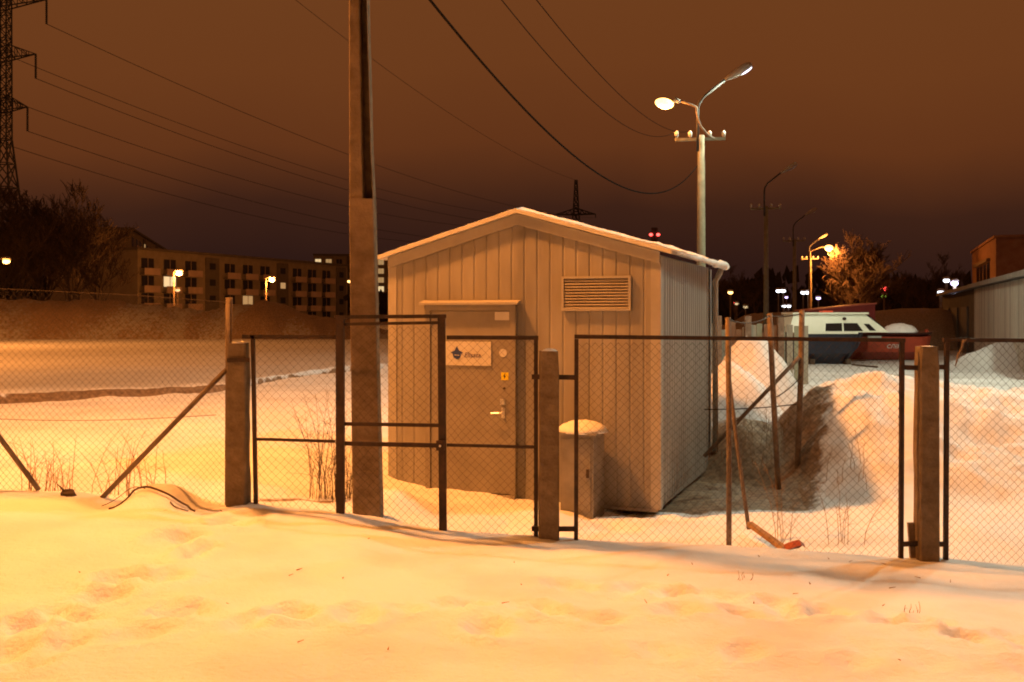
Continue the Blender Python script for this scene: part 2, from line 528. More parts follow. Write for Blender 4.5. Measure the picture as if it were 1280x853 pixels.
# snow-covered earth bank across the far side of the left field
def heap_mesh(name, xs, ys, fn, dirt_fn, parent=None):
    X, Y = np.meshgrid(xs, ys); Z = fn(X, Y)
    v = np.stack([X.ravel(), Y.ravel(), Z.ravel()], 1); n1 = len(xs); n2 = len(ys)
    idx = (np.arange(n2 - 1)[:, None] * n1 + np.arange(n1 - 1)[None, :]).ravel()
    q = np.stack([idx, idx + 1, idx + n1 + 1, idx + n1], 1)
    m = bpy.data.meshes.new(name); m.from_pydata(v.tolist(), [], q.tolist())
    a = m.attributes.new("dirt_shade", 'FLOAT', 'POINT'); a.data.foreach_set("value", dirt_fn(X, Y, Z).ravel())
    a2 = m.attributes.new("grey", 'FLOAT', 'POINT'); a2.data.foreach_set("value", np.clip(.85 + .3 * fbm(X, Y, .25, 3), 0, 1).ravel())
    m.polygons.foreach_set("use_smooth", [True] * len(m.polygons)); m.update(); m.materials.append(M_GROUND)
    o = bpy.data.objects.new(name, m); col.objects.link(o)
    return o

def bank_fn(X, Y):
    yc = 73 + 1.2 * fbm(X, X * 0, .08, 2)
    top = np.interp(X, [-90, -60, -34, -26, -20.5, -18.5, -16.5, -14.5, -12, -6], [2.9, 2.9, 2.85, 2.6, 2.35, 2.75, 2.85, 1.9, 1.2, .4])
    prof = np.clip(1 - ((Y - yc) / 4.2) ** 2, 0, None) ** .75
    return .1 + top * prof + (.5 * fbm(X, Y, .35, 4, .6) + .35 * fbm(X + 40, Y, 1.1, 3, .6)) * np.clip(prof * 2, 0, 1) - (prof <= 0) * .5
bank = heap_mesh("earth_bank", np.arange(-90, -4, .35), np.arange(67.5, 79, .3), bank_fn, lambda X, Y, Z: .58 + .45 * fbm(X, Y, .35, 4))
bank["kind"] = "structure"

# ------------------------------------------------------------------ equipment shed
SH_W, SH_L, EAVE, RIDGE = 2.93, 2.93, 2.56, 2.975
ang = math.atan2(-.347, .938)
SH_O = Vector((-1.304, 11.277, 0.0))
shed = thing("equipment_shed", SH_O, "cream ribbed steel equipment shed with gabled roof behind the gate", "shed", rz=ang)

def shed_pt(u, v, z):
    c, s = math.cos(ang), math.sin(ang)
    return Vector((SH_O.x + c * u - s * v, SH_O.y + s * u + c * v, SH_O.z + z))

def roof_z(u):
    return EAVE + (RIDGE - EAVE) * (1 - abs(u - SH_W / 2) / (SH_W / 2))

b = MB()
b.box(.12, SH_W - .12, .12, SH_L - .12, -.25, .055)
b.build("foundation", M_DARK, shed, raw=True)
# front wall: backing sheet, then each rib panel on it
FB = .05
def gable_sheet(v0, v1):
    b = MB()
    b.prism([(.0, v0, FB), (SH_W, v0, FB), (SH_W, v0, EAVE - .01), (SH_W / 2, v0, RIDGE - .01), (0, v0, EAVE - .01)], (0, v1 - v0, 0))
    return b
fw = gable_sheet(.0, .03).build("front_wall", M_PANEL, shed, raw=True)
bw = gable_sheet(SH_L - .03, SH_L).build("back_wall", M_PANEL, shed, raw=True)
NP = 21
pw = SH_W / NP
for k in range(NP):
    u0 = k * pw; u1 = u0 + pw; g = .0012
    mid = (u0 + u1) / 2
    # trapezoid tray: broad flat raised .022 with bevelled flanks and a recessed valley
    prof = [(u0 + g, -.0125), (u0 + g + .014, -.018), (u1 - g - .014, -.018), (u1 - g, -.0125)]
    b = MB()
    lo = [(u, v, FB) for u, v in prof]
    hi = [(u, v, roof_z(u) - .02) for u, v in prof]
    if u0 < SH_W / 2 < u1:   # the ridge panel keeps a pointed top
        hi = [(u, v, min(roof_z(u), RIDGE) - .02) for u, v in prof]
    b.loft([lo, hi], close=False, caps=False)
    b.build("panel", M_PANEL, fw, raw=True)
# side walls: finer ribs
for (name, u, sgn) in (("side_wall", SH_W, 1), ("side_wall", 0.0, -1)):
    b = MB()
    if sgn > 0: b.box(SH_W - .03, SH_W, .031, SH_L - .031, FB, EAVE - .01)
    else: b.box(0, .03, .031, SH_L - .031, FB, EAVE - .01)
    sw = b.build(name, M_PANEL, shed, raw=True)
    for k in range(24):
        v0 = k * SH_L / 24; v1 = v0 + SH_L / 24
        prof = [(u + sgn * .001, v0 + .005), (u + sgn * .014, v0 + .02), (u + sgn * .014, v1 - .02), (u + sgn * .001, v1 - .005)]
        b = MB()
        b.loft([[(a, c, FB) for a, c in prof], [(a, c, EAVE - .03) for a, c in prof]], close=False, caps=False)
        b.build("panel", M_PANEL, sw, raw=True)
for (u, v) in ((0, 0), (SH_W, 0), (SH_W, SH_L), (0, SH_L)):
    b = MB(); su = 1 if u > 0 else -1; sv = 1 if v > 0 else -1
    b.box(min(u + su * .026, u - su * .07), max(u + su * .026, u - su * .07), min(v + sv * .027, v + sv * .023), max(v + sv * .027, v + sv * .023), FB - .01, EAVE - .03)
    b.box(min(u + su * .030, u + su * .026), max(u + su * .030, u + su * .026), min(v + sv * .027, v - sv * .07), max(v + sv * .027, v - sv * .07), FB - .01, EAVE - .03)
    b.build("corner_trim", M_PANEL2, shed, raw=True)
b = MB(); b.box(.0, SH_W, -.030, -.004, FB - .035, FB - .002)
b.build("base_flashing", M_LOUVER, shed, raw=True)
# gable fascia on the front
for sgn in (-1, 1):
    b = MB(); ue = SH_W / 2 + sgn * (SH_W / 2 + .02); c = SH_W / 2
    b.prism([(c, -.055, RIDGE + .03), (c, -.055, RIDGE - .085), (ue, -.055, EAVE - .095), (ue, -.055, EAVE + .022)], (0, .03, 0))
    b.build("gable_fascia", M_PANEL2, shed, raw=True)
# roof slopes
OHF, OHB, OHL, OHR, TH = .10, .10, .12, .15, .035
sl = (RIDGE - EAVE) / (SH_W / 2)
roof = None
for sgn, oh in ((-1, OHL), (1, OHR)):
    c = SH_W / 2; ue = c + sgn * (SH_W / 2 + oh); ze = EAVE - sl * oh + .035; zr = RIDGE + .035
    b = MB()
    b.prism([(c, -OHF, zr), (ue, -OHF, ze), (ue, -OHF, ze + TH), (c, -OHF, zr + TH)], (0, SH_L + OHF + OHB, 0))
    r = b.build("roof", M_ROOF, shed, raw=True)
    # uneven snow left on the slope
    rng = random.Random(7 + sgn); rings = []
    nS, nT = 30, 14
    vs = []; fs = []
    for i in range(nS + 1):
        for j in range(nT + 1):
            f = i / nS; gq = j / nT
            bul = .035 if sgn > 0 else .01
            uu = c + sgn * (SH_W / 2 + oh + bul * (.6 + .9 * rng.random()) * (1 if i == nS else 0)) * f
            vv = -OHF + .005 + (SH_L + OHF + OHB - .01) * gq + rng.uniform(-.01, .01) * (0 < j < nT)
            zz = zr + TH - sl * abs(uu - c) + .004
            edge = min(1, (1 - f) * 8 + .35) * min(1, min(gq, 1 - gq) * 14 + .25)
            h = (.018 + .022 * rng.random()) * edge + (.02 * rng.random() * (f > .8) * (sgn > 0))
            vs.append((uu, vv, zz + h))
    for i in range(nS):
        for j in range(nT):
            a = i * (nT + 1) + j
            fs.append((a, a + 1, a + nT + 2, a + nT + 1))
    n0 = len(vs)
    # skirt down to the sheet
    per = [j for j in range(nT + 1)] + [i * (nT + 1) + nT for i in range(1, nS + 1)] + [nS * (nT + 1) + j for j in range(nT - 1, -1, -1)] + [i * (nT + 1) for i in range(nS - 1, 0, -1)]
    for p in per:
        uu, vv, zz = vs[p]; vs.append((uu, vv, zr + TH - sl * abs(uu - c) - .001))
    for k in range(len(per)):
        k2 = (k + 1) % len(per); fs.append((per[k], per[k2], n0 + k2, n0 + k))
    b = MB(); b.add(vs, fs); b.build("snow", M_SNOW, r, raw=True, smooth=True)
# frozen snow curling over the right eave
rng = random.Random(4)
b = MB(); pts = []; rr = []
ze = EAVE - sl * OHR + .035
for k in range(30):
    f = k / 29
    pts.append((SH_W + OHR + .005 + .05 * f + rng.uniform(-.008, .012), -OHF + .3 + f * (SH_L + .02 - .3 + .08), ze + .03 + rng.uniform(-.008, .010) - .02 * f))
    rr.append((.010 + .042 * f) * rng.uniform(.8, 1.2))
b.tube(pts, rr, 8); b.build("eave_ice", M_SNOW, shed, raw=True, smooth=True)
# downpipe on the back right corner
b = MB(); b.tube([(SH_W + .16, SH_L - .02, EAVE - .02), (SH_W + .14, SH_L - .02, EAVE - .08), (SH_W + .085, SH_L - .02, EAVE - .18), (SH_W + .085, SH_L - .02, .25)], .035, 8)
b.build("downpipe", M_PANEL2, shed, raw=True, smooth=True)
# door
DU0, DU1, DZ0, DZ1 = .435, 1.455, .06, 2.06
b = MB()
b.box(DU0, DU0 + .055, -.075, -.004, DZ0, DZ1); b.box(DU1 - .055, DU1, -.075, -.004, DZ0, DZ1)
b.box(DU0 + .055, DU1 - .055, -.075, -.004, DZ1 - .055, DZ1)
b.build("door_frame", M_DOOR, shed, raw=True)
b = MB(); b.box(DU0 + .060, DU1 - .060, -.060, -.004, DZ0 + .05, DZ1 - .060)
door = b.build("door", M_DOOR, shed, raw=True)
b = MB(); b.box(DU0, DU1, -.11, -.004, DZ0 - .04, DZ0 + .035)
b.build("threshold", M_LOUVER, shed, raw=True)
b = MB(); b.prism([(DU0 - .05, -.004, DZ1 + .055), (DU0 - .05, -.13, DZ1 + .03), (DU0 - .05, -.13, DZ1 + .004), (DU0 - .05, -.004, DZ1 + .012)], (DU1 - DU0 + .09, 0, 0))
b.build("drip_canopy", M_PANEL2, shed, raw=True)
DF = -.061
b = MB(); b.box(1.285, 1.345, DF - .012, DF, 1.03, 1.09); b.tube([(1.315, DF - .012, 1.06), (1.315, DF - .03, 1.06)], .024, 14)
b.build("lock", M_CHROME, door, raw=True)
b = MB(); b.box(1.30, 1.335, DF - .010, DF, .89, 1.00); b.tube([(1.318, DF - .01, .95), (1.318, DF - .05, .95), (1.29, DF - .055, .945), (1.20, DF - .055, .94)], .011, 8)
b.build("handle", M_CHROME, door, raw=True)
b = MB(); b.tube([(1.33, DF, 1.20), (1.33, DF - .012, 1.20)], .012, 10); b.build("peephole", M_FRAME, door, raw=True)
b = MB(); b.tube([(1.315, DF, 1.565), (1.315, DF - .004, 1.565)], .043, 18); b.build("round_sticker", M_PLATE, door, raw=True)
b = MB(); b.box(1.295, 1.375, DF - .004, DF, 1.285, 1.365)
st = b.build("warning_sticker", M_YELLOW, door, raw=True)
b = MB(); b.prism([(1.335, DF - .007, 1.350), (1.318, DF - .007, 1.322), (1.330, DF - .007, 1.322), (1.325, DF - .007, 1.298), (1.350, DF - .007, 1.328), (1.337, DF - .007, 1.328)], (0, .002, 0))
b.build("bolt_mark", M_FRAME, shed, raw=True)
b = MB(); b.box(1.225, 1.385, DF - .006, DF, 1.905, 1.99); b.build("notice", M_PLATE, door, raw=True)
# sign plate with emblem and lettering
b = MB(); b.box(.66, 1.185, DF - .010, DF, 1.43, 1.68)
sign = b.build("sign", M_PLATE, shed, raw=True)
b = MB(); ex, ez, v = .800, 1.555, DF - .0135
def star(cx, cz, r0, r1, n, rot=0):
    return [(cx + (r0 if k % 2 == 0 else r1) * math.cos(rot + math.pi * k / n), v, cz + (r0 if k % 2 == 0 else r1) * math.sin(rot + math.pi * k / n)) for k in range(2 * n)]
b.prism(list(reversed(star(ex, ez + .008, .070, .034, 4, math.pi / 2))), (0, .0025, 0))
b.prism([(ex - .050, v - .001, ez - .004), (ex + .048, v - .001, ez - .010), (ex + .036, v - .001, ez - .045), (ex, v - .001, ez - .062), (ex - .038, v - .001, ez - .042)][::-1], (0, .0022, 0))
b.build("emblem", M_BLUE, sign, raw=True)
b = MB()
b.prism([(ex - .030, v - .004, ez - .012), (ex + .03, v - .004, ez - .016), (ex + .03, v - .004, ez - .024), (ex - .030, v - .004, ez - .020)][::-1], (0, .0015, 0))
b.build("emblem_band", M_PLATE, sign, raw=True)
def text_mesh(name, body, size, m, parent, loc, rot, shear=0.0):
    c = bpy.data.curves.new(name, 'FONT'); c.body = body; c.size = size; c.extrude = .0008; c.shear = shear
    t = bpy.data.objects.new(name + "_curve", c); col.objects.link(t)
    dg = bpy.context.evaluated_depsgraph_get()
    mm = bpy.data.meshes.new_from_object(t.evaluated_get(dg))
    bpy.data.objects.remove(t, do_unlink=True)
    mm.materials.clear(); mm.materials.append(m)
    o = bpy.data.objects.new(name, mm); col.objects.link(o); o.parent = parent
    o.location = loc; o.rotation_euler = rot
    return o
text_mesh("lettering", "Elisata", .075, mat("lettering_blue", (.16, .11, .16), rough=.6), sign, (.878, DF - .0125, 1.515), (math.pi / 2, 0, 0), .3)
# louvred vent
VU0, VU1, VZ0, VZ1 = 1.945, 2.665, 2.0, 2.35
b = MB(); b.box(VU0, VU1, -.026, -.0235, VZ0, VZ1)
vent = b.build("vent", M_DARK, shed, raw=True)
b = MB(); t_ = .025
b.box(VU0, VU1, -.06, -.0262, VZ1 - t_, VZ1); b.box(VU0, VU1, -.06, -.0262, VZ0, VZ0 + t_)
b.box(VU0, VU0 + t_, -.06, -.0262, VZ0 + t_, VZ1 - t_); b.box(VU1 - t_, VU1, -.06, -.0262, VZ0 + t_, VZ1 - t_)
b.build("vent_frame", M_PANEL2, vent, raw=True)
NS = 10
for k in range(NS):
    z = VZ0 + t_ + (VZ1 - VZ0 - 2 * t_) * (k + .1) / NS
    b = MB(); b.prism([(VU0 + t_, -.056, z), (VU0 + t_, -.052, z - .003), (VU0 + t_, -.027, z + .024), (VU0 + t_, -.030, z + .027)], (VU1 - VU0 - 2 * t_, 0, 0))
    b.build("slat", M_LOUVER, vent, raw=True)

# ------------------------------------------------------------------ small cabinet with a snow cap by the shed
cb = thing("metering_cabinet", shed_pt(2.25, -.33, 0), "small grey cabinet with a thick snow cap against the shed front", "cabinet", rz=ang)
b = MB(); b.box(-.165, .165, -.2, .2, -.1, .80); b.build("body", M_BOXG, cb, raw=True)
b = MB(); b.box(-.14, .14, -.212, -.2005, .08, .77); dr = b.build("door", M_BOXG, cb, raw=True)
b = MB(); b.box(-.20, .20, -.225, .22, .801, .822); b.build("lid", M_BOXG, cb, raw=True)
b = MB(); b.ellipsoid((0.0, 0, .815), (.245, .25, .115), 20, 8, 0.0, .04, random.Random(2)); b.build("snow_cap", M_SNOW, cb, raw=True, smooth=True)
b = MB(); b.box(.10, .125, -.224, -.2122, .40, .48); b.build("handle", M_FRAME, cb, raw=True)

# ------------------------------------------------------------------ front fence and gate (stands at 8.2 m)
FY = 8.2
S = FY / F
def fx(px): return (px - 640) * S
def fz(py): return CAMZ - (py - HOR) * S

def concrete_post(px, w, ytop, label, lean=0.0, seed=1):
    rng = random.Random(seed)
    x = fx(px); hw = w * S / 2; zt = fz(ytop); z0 = gz(x, FY) - .35
    o = thing("fence_post", (x, FY, z0), label, "fence post", "square concrete fence posts")
    c = .012; rings = []
    n = 12
    for k in range(n + 1):
        f = k / n; z = z0 + (zt - z0) * f; cx = x + lean * f
        j = lambda: rng.uniform(-.006, .006)
        s = hw * (1.04 - .04 * f)
        if k == n: s -= .008
        rings.append([(cx - s + c + j(), FY - s, z), (cx + s - c + j(), FY - s, z), (cx + s, FY - s + c, z), (cx + s + j(), FY + s - c, z), (cx + s - c, FY + s, z), (cx - s + c, FY + s, z), (cx - s + j(), FY + s - c, z), (cx - s + j(), FY - s + c, z)])
    b = MB(); b.loft(rings); b.build("shaft", M_CONC, o)
    b = MB(); b.ellipsoid((x + lean + .004, FY, zt - .008), (hw * .85, hw * .9, .026 if px < 1000 else .012), 14, 5, 0.0, .08, rng)
    b.build("snow_cap", M_SNOW, o, smooth=True)
    return o
concrete_post(298, 24, 429, "concrete fence post left of the gate, beside the slanting pipe brace", 0, 1)
concrete_post(686, 24.5, 439, "concrete post with small snow cap in front of the shed, right of the gate", 0, 2)
concrete_post(1158, 24, 433, "concrete fence post at the right between two mesh panels", 0, 3)

def chain_link(b, x0, x1, z0, z1, y, p=.0325, r=.0016, skew=0.0, sag=None, clip=None):
    """woven zigzag wires filling x0..x1, z0..z1 in the plane y"""
    n = int((x1 - x0) / p); h = p
    rng = random.Random(int(abs(x0) * 1000))
    m = int((z1 - z0) / h); y0_ = x0 * 5.0
    for i in range(n + 1):
        xc = x0 + (i + .5) * p
        pts = []
        for j in range(m + 1):
            sgn = 1 if ((i + j) % 2 == 0) else -1
            x = xc + sgn * p * .5
            z = z0 + j * h
            zz = z
            if sag: zz = z + sag(x) * (j / m)
            x = min(max(x, x0), x1)
            if clip and zz < clip(x): continue
            wx = .009 * math.sin(x * 3.1 + z * 2.3 + y0_) + .006 * math.sin(x * 7.7 - z * 5.1); wz = .010 * math.sin(x * 2.4 + 1.3 + y0_) * math.sin(z * 2.1) + .005 * math.sin(x * 9.0 + z * 4.0)
            wy = .012 * math.sin(x * 2.9 + z * 1.7 + y0_) * min(1, (z - z0) * 3)
            ed = min(1.0, (x - x0) * 8, (x1 - x) * 8)
            pts.append((x + wx * ed + skew * (z - z0) + rng.uniform(-.002, .002), y + wy * ed + sgn * .003 + rng.uniform(-.0015, .0015), zz + wz * ed * (j < m - 1)))
        if len(pts) > 1:
            b.tube(pts, r, 4, cap=False)
    return b

def gfloor(x):
    return np.interp(x, ZF_X, ZF_Z) - .12

def mesh_part(parent, x0, x1, z0, z1, y=FY, **k):
    b = MB(); chain_link(b, x0, x1, z0, z1, y, clip=gfloor, **k)
    o = b.build("wire_mesh", M_WIRE, parent); o["kind"] = "stuff"
    return o

def rail(parent, name, a, b_, w, d=.035, y=FY, m=M_FRAME):
    """bar between two photo-plane points of the fence; w is its visible width in pixels"""
    b = MB(); b.bar((fx(a[0]), y, fz(a[1])), (fx(b_[0]), y, fz(b_[1])), w * S, d)
    return b.build(name, m, parent)

# left low leaf
g1 = thing("gate_leaf", (fx(365), FY, gz(fx(365), FY)), "low rusty mesh gate leaf between the left post and the tall wicket", "gate", "dark iron gate leaves")
rail(g1, "stile", (316, 419), (320, 636), 4.6)
rail(g1, "top_rail", (303, 421), (419, 421.5), 5)
rail(g1, "mid_rail", (320, 549), (419, 552), 3.4, .025)
rail(g1, "bottom_rail", (321, 640), (419, 648), 4, .025)
rail(g1, "hinge_strap", (288, 450), (316, 449.5), 5, .012, FY - .095)
mesh_part(g1, fx(320), fx(420), fz(645), fz(423), FY + .012)
# wicket
g2 = thing("wicket_gate", (fx(489), FY, gz(fx(489), FY)), "tall dark iron wicket gate in front of the utility pole", "gate", "dark iron gate leaves")
rail(g2, "stile", (425.5, 395), (426, 655), 10, .06, FY - .01)
rail(g2, "stile", (552, 395), (554, 675), 9.4, .06, FY - .01)
rail(g2, "top_rail", (419, 396.5), (558, 395.5), 4.6, .05, FY - .013)
rail(g2, "top_rail", (431, 405.5), (548, 403.5), 3.8, .04)
rail(g2, "mid_rail", (431, 530), (548, 532), 4.2, .03)
rail(g2, "mid_rail", (431, 554.5), (548, 557), 5.2, .03)
rail(g2, "bottom_rail", (431, 662), (549, 676), 4, .03)
mesh_part(g2, fx(431), fx(548), fz(532), fz(406), FY + .012)
mesh_part(g2, fx(431), fx(548), fz(672), fz(557), FY + .012)
b = MB(); b.box(fx(546), fx(556), FY - .075, FY - .041, fz(562), fz(550)); b.build("latch_box", M_FRAME, g2)
b = MB(); b.tube([(fx(551), FY - .076, fz(556)), (fx(551), FY - .092, fz(556))], .009, 10); b.build("latch_pin", M_CHROME, g2)
# right low leaf
g3 = thing("gate_leaf", (fx(615), FY, gz(fx(615), FY)), "low dark mesh gate leaf in front of the shed door", "gate", "dark iron gate leaves")
rail(g3, "top_rail", (558.5, 422), (673, 422.5), 5)
rail(g3, "stile", (670, 425), (670, 676), 5)
rail(g3, "mid_rail", (558.5, 556.5), (668, 559), 3.6, .025)
rail(g3, "bottom_rail", (559, 674), (668, 680), 4, .025)
rail(g3, "hinge_pin", (664.5, 471), (675, 471), 6, .02, FY - .03)
rail(g3, "hinge_pin", (664.5, 660), (675, 660), 6, .02, FY - .03)
mesh_part(g3, fx(559), fx(668), fz(678), fz(424), FY + .012)
# panel between the second and third concrete post
p1 = thing("mesh_fence", (fx(924), FY, gz(fx(924), FY)), "wide mesh fence panel in front of the shed's right side", "fence", "iron framed mesh fence panels")
rail(p1, "top_rail", (718, 421), (1131, 425.5), 5)
rail(p1, "stile", (720.5, 424), (720, 690), 5)
rail(p1, "stile", (1127.5, 428), (1126, 712), 5)
rail(p1, "bottom_rail", (723, 694), (1123, 712), 4, .025)
for (a, c) in (((697, 471.5), (718.5, 472)), ((697, 661), (718, 661)), ((1129, 459.5), (1148, 460)), ((1128, 680), (1148, 679))):
    rail(p1, "strap", a, c, 6, .02, FY - .01)
mesh_part(p1, fx(722), fx(1125), fz(712), fz(424), FY + .012)
# panel running out of frame on the right
p2 = thing("mesh_fence", (fx(1350), FY, gz(fx(1350), FY)), "mesh fence panel running out of the right edge of the picture", "fence", "iron framed mesh fence panels")
rail(p2, "top_rail", (1179, 425), (1560, 428), 5)
rail(p2, "stile", (1183.5, 428), (1182, 722), 5)
rail(p2, "stile", (1558, 430), (1558, 722), 5)
for (a, c) in (((1169, 459), (1181, 459)), ((1169, 680), (1180, 680))):
    rail(p2, "strap", a, c, 6, .02, FY - .01)
mesh_part(p2, fx(1185), fx(1556), fz(722), fz(427), FY + .012)
# left fence: pipe post with brace, sagging mesh
p3 = thing("mesh_fence", (fx(160), FY, gz(fx(160), FY)), "tall sagging chain link fence with pipe post and slanting brace at the left", "fence")
b = MB(); b.tube([(fx(285), FY + .03, fz(372)), (fx(284.5), FY + .03, fz(520)), (fx(284), FY + .03, fz(650))], 4.3 * S, 10); b.build("post", M_PIPE, p3, smooth=True)
b = MB(); b.tube([(fx(283), FY + .0, fz(462)), (fx(126), FY - .02, fz(625))], 3.3 * S, 8); b.build("brace", M_PIPE, p3, smooth=True)
b = MB(); b.tube([(fx(-110), FY, fz(360)), (fx(-110), FY, fz(640))], 4.3 * S, 10); b.build("post", M_PIPE, p3, smooth=True)
b = MB(); b.tube([(fx(-105), FY - .01, fz(425)), (fx(-40), FY - .01, fz(493)), (fx(50), FY - .02, fz(612))], 3.2 * S, 8); b.build("brace", M_PIPE, p3, smooth=True)
def ltop(px): return np.interp(px, [-110, 0, 165, 285], [359, 361, 369, 378])
b = MB(); b.tube([(fx(px), FY + .01, fz(float(ltop(px)))) for px in range(-110, 286, 20)] + [(fx(285), FY + .01, fz(378))], .0035, 5); b.build("strand_wire", M_WIRE, p3)
b = MB(); b.tube([(fx(px), FY + .006, fz(518 + 8 * math.sin((px + 110) / 395 * math.pi))) for px in range(-110, 286, 20)], .0025, 5); b.build("strand_wire", M_WIRE, p3)
mesh_part(p3, fx(-108), fx(283), fz(640), fz(378), FY + .02, p=.027, r=.0013, skew=.0, sag=lambda x: (378 - float(ltop(640 + x / S))) * S)
# stakes, twig
b = MB(); b.bar((fx(1141), FY + .05, fz(655)), (fx(1144), FY + .03, fz(715)), 7 * S, .03); tag(b.build("wooden_stake", M_PIPE), "short dark stake beside the right concrete post", "stake")
b = MB()
b.tube([W(1205, 425, 8.12), W(1202, 436, 8.13), W(1198, 444, 8.14), W(1194, 458, 8.15)], [.010, .008, .009, .004], 6)
b.tube([W(1204, 428, 8.12), W(1208, 424, 8.1)], [.006, .003], 5)
tag(b.build("broken_twig", M_PIPE), "short reddish twig hooked over the right panel's top rail", "twig")

# ------------------------------------------------------------------ concrete utility pole with a recessed channel
UY = 8.75
US = UY / F
up = thing("utility_pole", (( 461 - 640) * US, UY, gz((461 - 640) * US, UY)), "thick concrete utility pole standing behind the wicket gate", "utility pole")
def pole_edges(z):
    py = HOR - (z - CAMZ) / US
    l = np.interp(py, [-300, 0, 250, 660], [436.5, 438, 438.5, 443]); r = np.interp(py, [-300, 0, 205, 250, 660], [457, 460.5, 466, 468.5, 478.5])
    return float((l - 640) * US), float((r - 640) * US)
zg = CAMZ - (250 - HOR) * US
def pole_box(za, zb, fl, fr, y0, y1, n=8):
    rings = []
    rng = random.Random(3)
    for k in range(n + 1):
        z = za + (zb - za) * k / n; l, r = pole_edges(z); w = r - l
        a = l + w * fl; c = l + w * fr; t = min(.008, (c - a) * .3)
        rings.append([(a + t, y0, z), (c - t, y0, z), (c, y0 + t, z), (c, y1 - t, z), (c - t, y1, z), (a + t, y1, z), (a, y1 - t, z), (a, y0 + t, z)])
    b = MB(); b.loft(rings); return b
pole_box(-.3, zg, 0, 1, UY - .10, UY + .10).build("shaft", M_CONC_D, up)
pole_box(zg + .001, 6.1, 0, .575, UY - .085, UY + .085).build("flange", M_CONC_D, up)
pole_box(zg + .001, 6.1, .58, .955, UY + .065, UY + .085).build("web", M_CONC_D, up)
pole_box(zg + .001, 6.1, .96, 1.0, UY - .085, UY + .085).build("flange", M_CONC_D, up)
b = MB(); b.bar((-1.75, UY, 5.75), (-.75, UY, 5.75), .09, .09); b.build("cross_arm", M_CONC_D, up)
for xx in (-1.7, -1.4, -1.1, -.8):
    b = MB(); b.tube([(xx, UY, 5.79), (xx, UY, 5.87), (xx, UY, 5.93), (xx, UY, 5.97)], [.015, .04, .05, .025], 8); b.build("insulator", M_PORC, up)

# ------------------------------------------------------------------ street lamps
M_SOD = emit("sodium_bulb", (1.0, .50, .12), 6)
M_SODF = emit("sodium_bulb_far", (1.0, .50, .14), 6)
M_WHT = emit("mercury_bulb", (.86, .90, 1.0), 6)
M_VIO = emit("violet_white_bulb", (.62, .50, 1.0), 4)
M_RED = emit("red_beacon", (1.0, .06, .05), 6)
M_GRN = emit("green_light", (.45, .85, .08), 2)
M_WINL = emit("lit_window", (1.0, .74, .38), .8)
M_WIND = emit("dim_lit_window", (1.0, .62, .25), .35)
M_LENS = emit("white_lens", (.80, .80, 1.0), 3.0)

D = 34.0
def lamp_pole(name, base, s, label, group, sodium_arm, white_lit, dirv=(1, 0), detail=True, crossarm=True):
    """concrete pole, crossarm with insulators, raked lamp arm; 's' is metres per photo pixel of the near lamp"""
    o = thing(name, base, label, "street lamp", group)
    bx, by, bz = base
    b = MB(); b.tube([(bx, by, bz - .3), (bx, by, bz + 7.75)], [.165, .115], 8); b.build("pole", M_POLE, o, smooth=True)
    if crossarm:
        b = MB(); b.bar((bx - .85, by, bz + 7.6), (bx + .78, by - .02, bz + 7.64), .10, .10, (0, 1, 0)); arm = b.build("cross_arm", M_POLE, o)
        for xx in (-.80, -.36, .28, .74):
            b = MB(); b.tube([(bx + xx, by, bz + 7.66), (bx + xx, by, bz + 7.74), (bx + xx, by, bz + 7.84), (bx + xx, by, bz + 7.90)], [.025, .06, .07, .03], 8)
            b.build("insulator", M_PORC, arm, smooth=True)
    b = MB(); pts = [(bx - .14, by - .16, bz + 7.2), (bx - .14, by - .16, bz + 8.55), (bx - .10, by - .16, bz + 8.75), (bx + .05, by - .16, bz + 8.98), (bx + .78, by - .16, bz + 9.55)]
    b.tube(pts, .045, 8); b.build("lamp_arm", M_STEELD, o, smooth=True)
    hd = Vector((.79, 0, .48)).normalized()
    p0 = Vector((bx + .74, by - .16, bz + 9.52))
    b = MB(); ks = [0, .12, .3, .6, .85, .98, 1.02]; rw = [.05, .07, .11, .15, .14, .09, .02]
    b.tube([p0 + hd * k for k in ks], rw, 10); hdob = b.build("lamp_head", M_LAMPG, o, smooth=True)
    dn = Vector((hd.z, 0, -hd.x))
    b = MB(); b.ellipsoid(p0 + hd * .72 + dn * .085, (.26, .10, .075), 12, 8, rot=Matrix.Rotation(-math.atan2(hd.z, hd.x), 3, 'Y'))
    b.build("lamp_lens", M_LENS if white_lit else M_LAMPG, hdob, smooth=True)
    if sodium_arm:
        b = MB(); b.tube([(bx + .38, by - .2, bz + 7.62), (bx + .2, by - .25, bz + 7.68), (bx - .06, by - .25, bz + 8.0), (bx - .18, by - .25, bz + 8.35), (bx - .2, by - .25, bz + 8.62), (bx - .35, by - .25, bz + 8.70), (bx - .78, by - .25, bz + 8.83)], .035, 8)
        b.build("bracket", M_PIPE, o, smooth=True)
        b = MB(); b.tube([(bx - .72, by - .25, bz + 8.80), (bx - .92, by - .25, bz + 8.86)], [.05, .11], 10); bk = b.build("lamp_neck", M_LAMPG, o, smooth=True)
        b = MB(); b.ellipsoid((bx - 1.24, by - .25, bz + 8.74), (.31, .19, .17), 16, 10, rot=Matrix.Rotation(math.radians(10), 3, 'Y')); b.build("lamp_bulb", M_SOD, bk, smooth=True)
    return o
LZ = .10
LP = [(D * (876.5 - 640) / F, D)]
lamp_pole("street_lamp", (LP[0][0], LP[0][1], LZ), D / F, "tall street lamp with glowing orange bulb and white lit head behind the shed", "street lamps along the yard road", True, True)
px0 = Vector((LP[0][0], D, LZ))
point_light("sodium_light", (px0.x - 1.24, px0.y - .25, LZ + 8.55), SODIUM, E_POLE, .2)
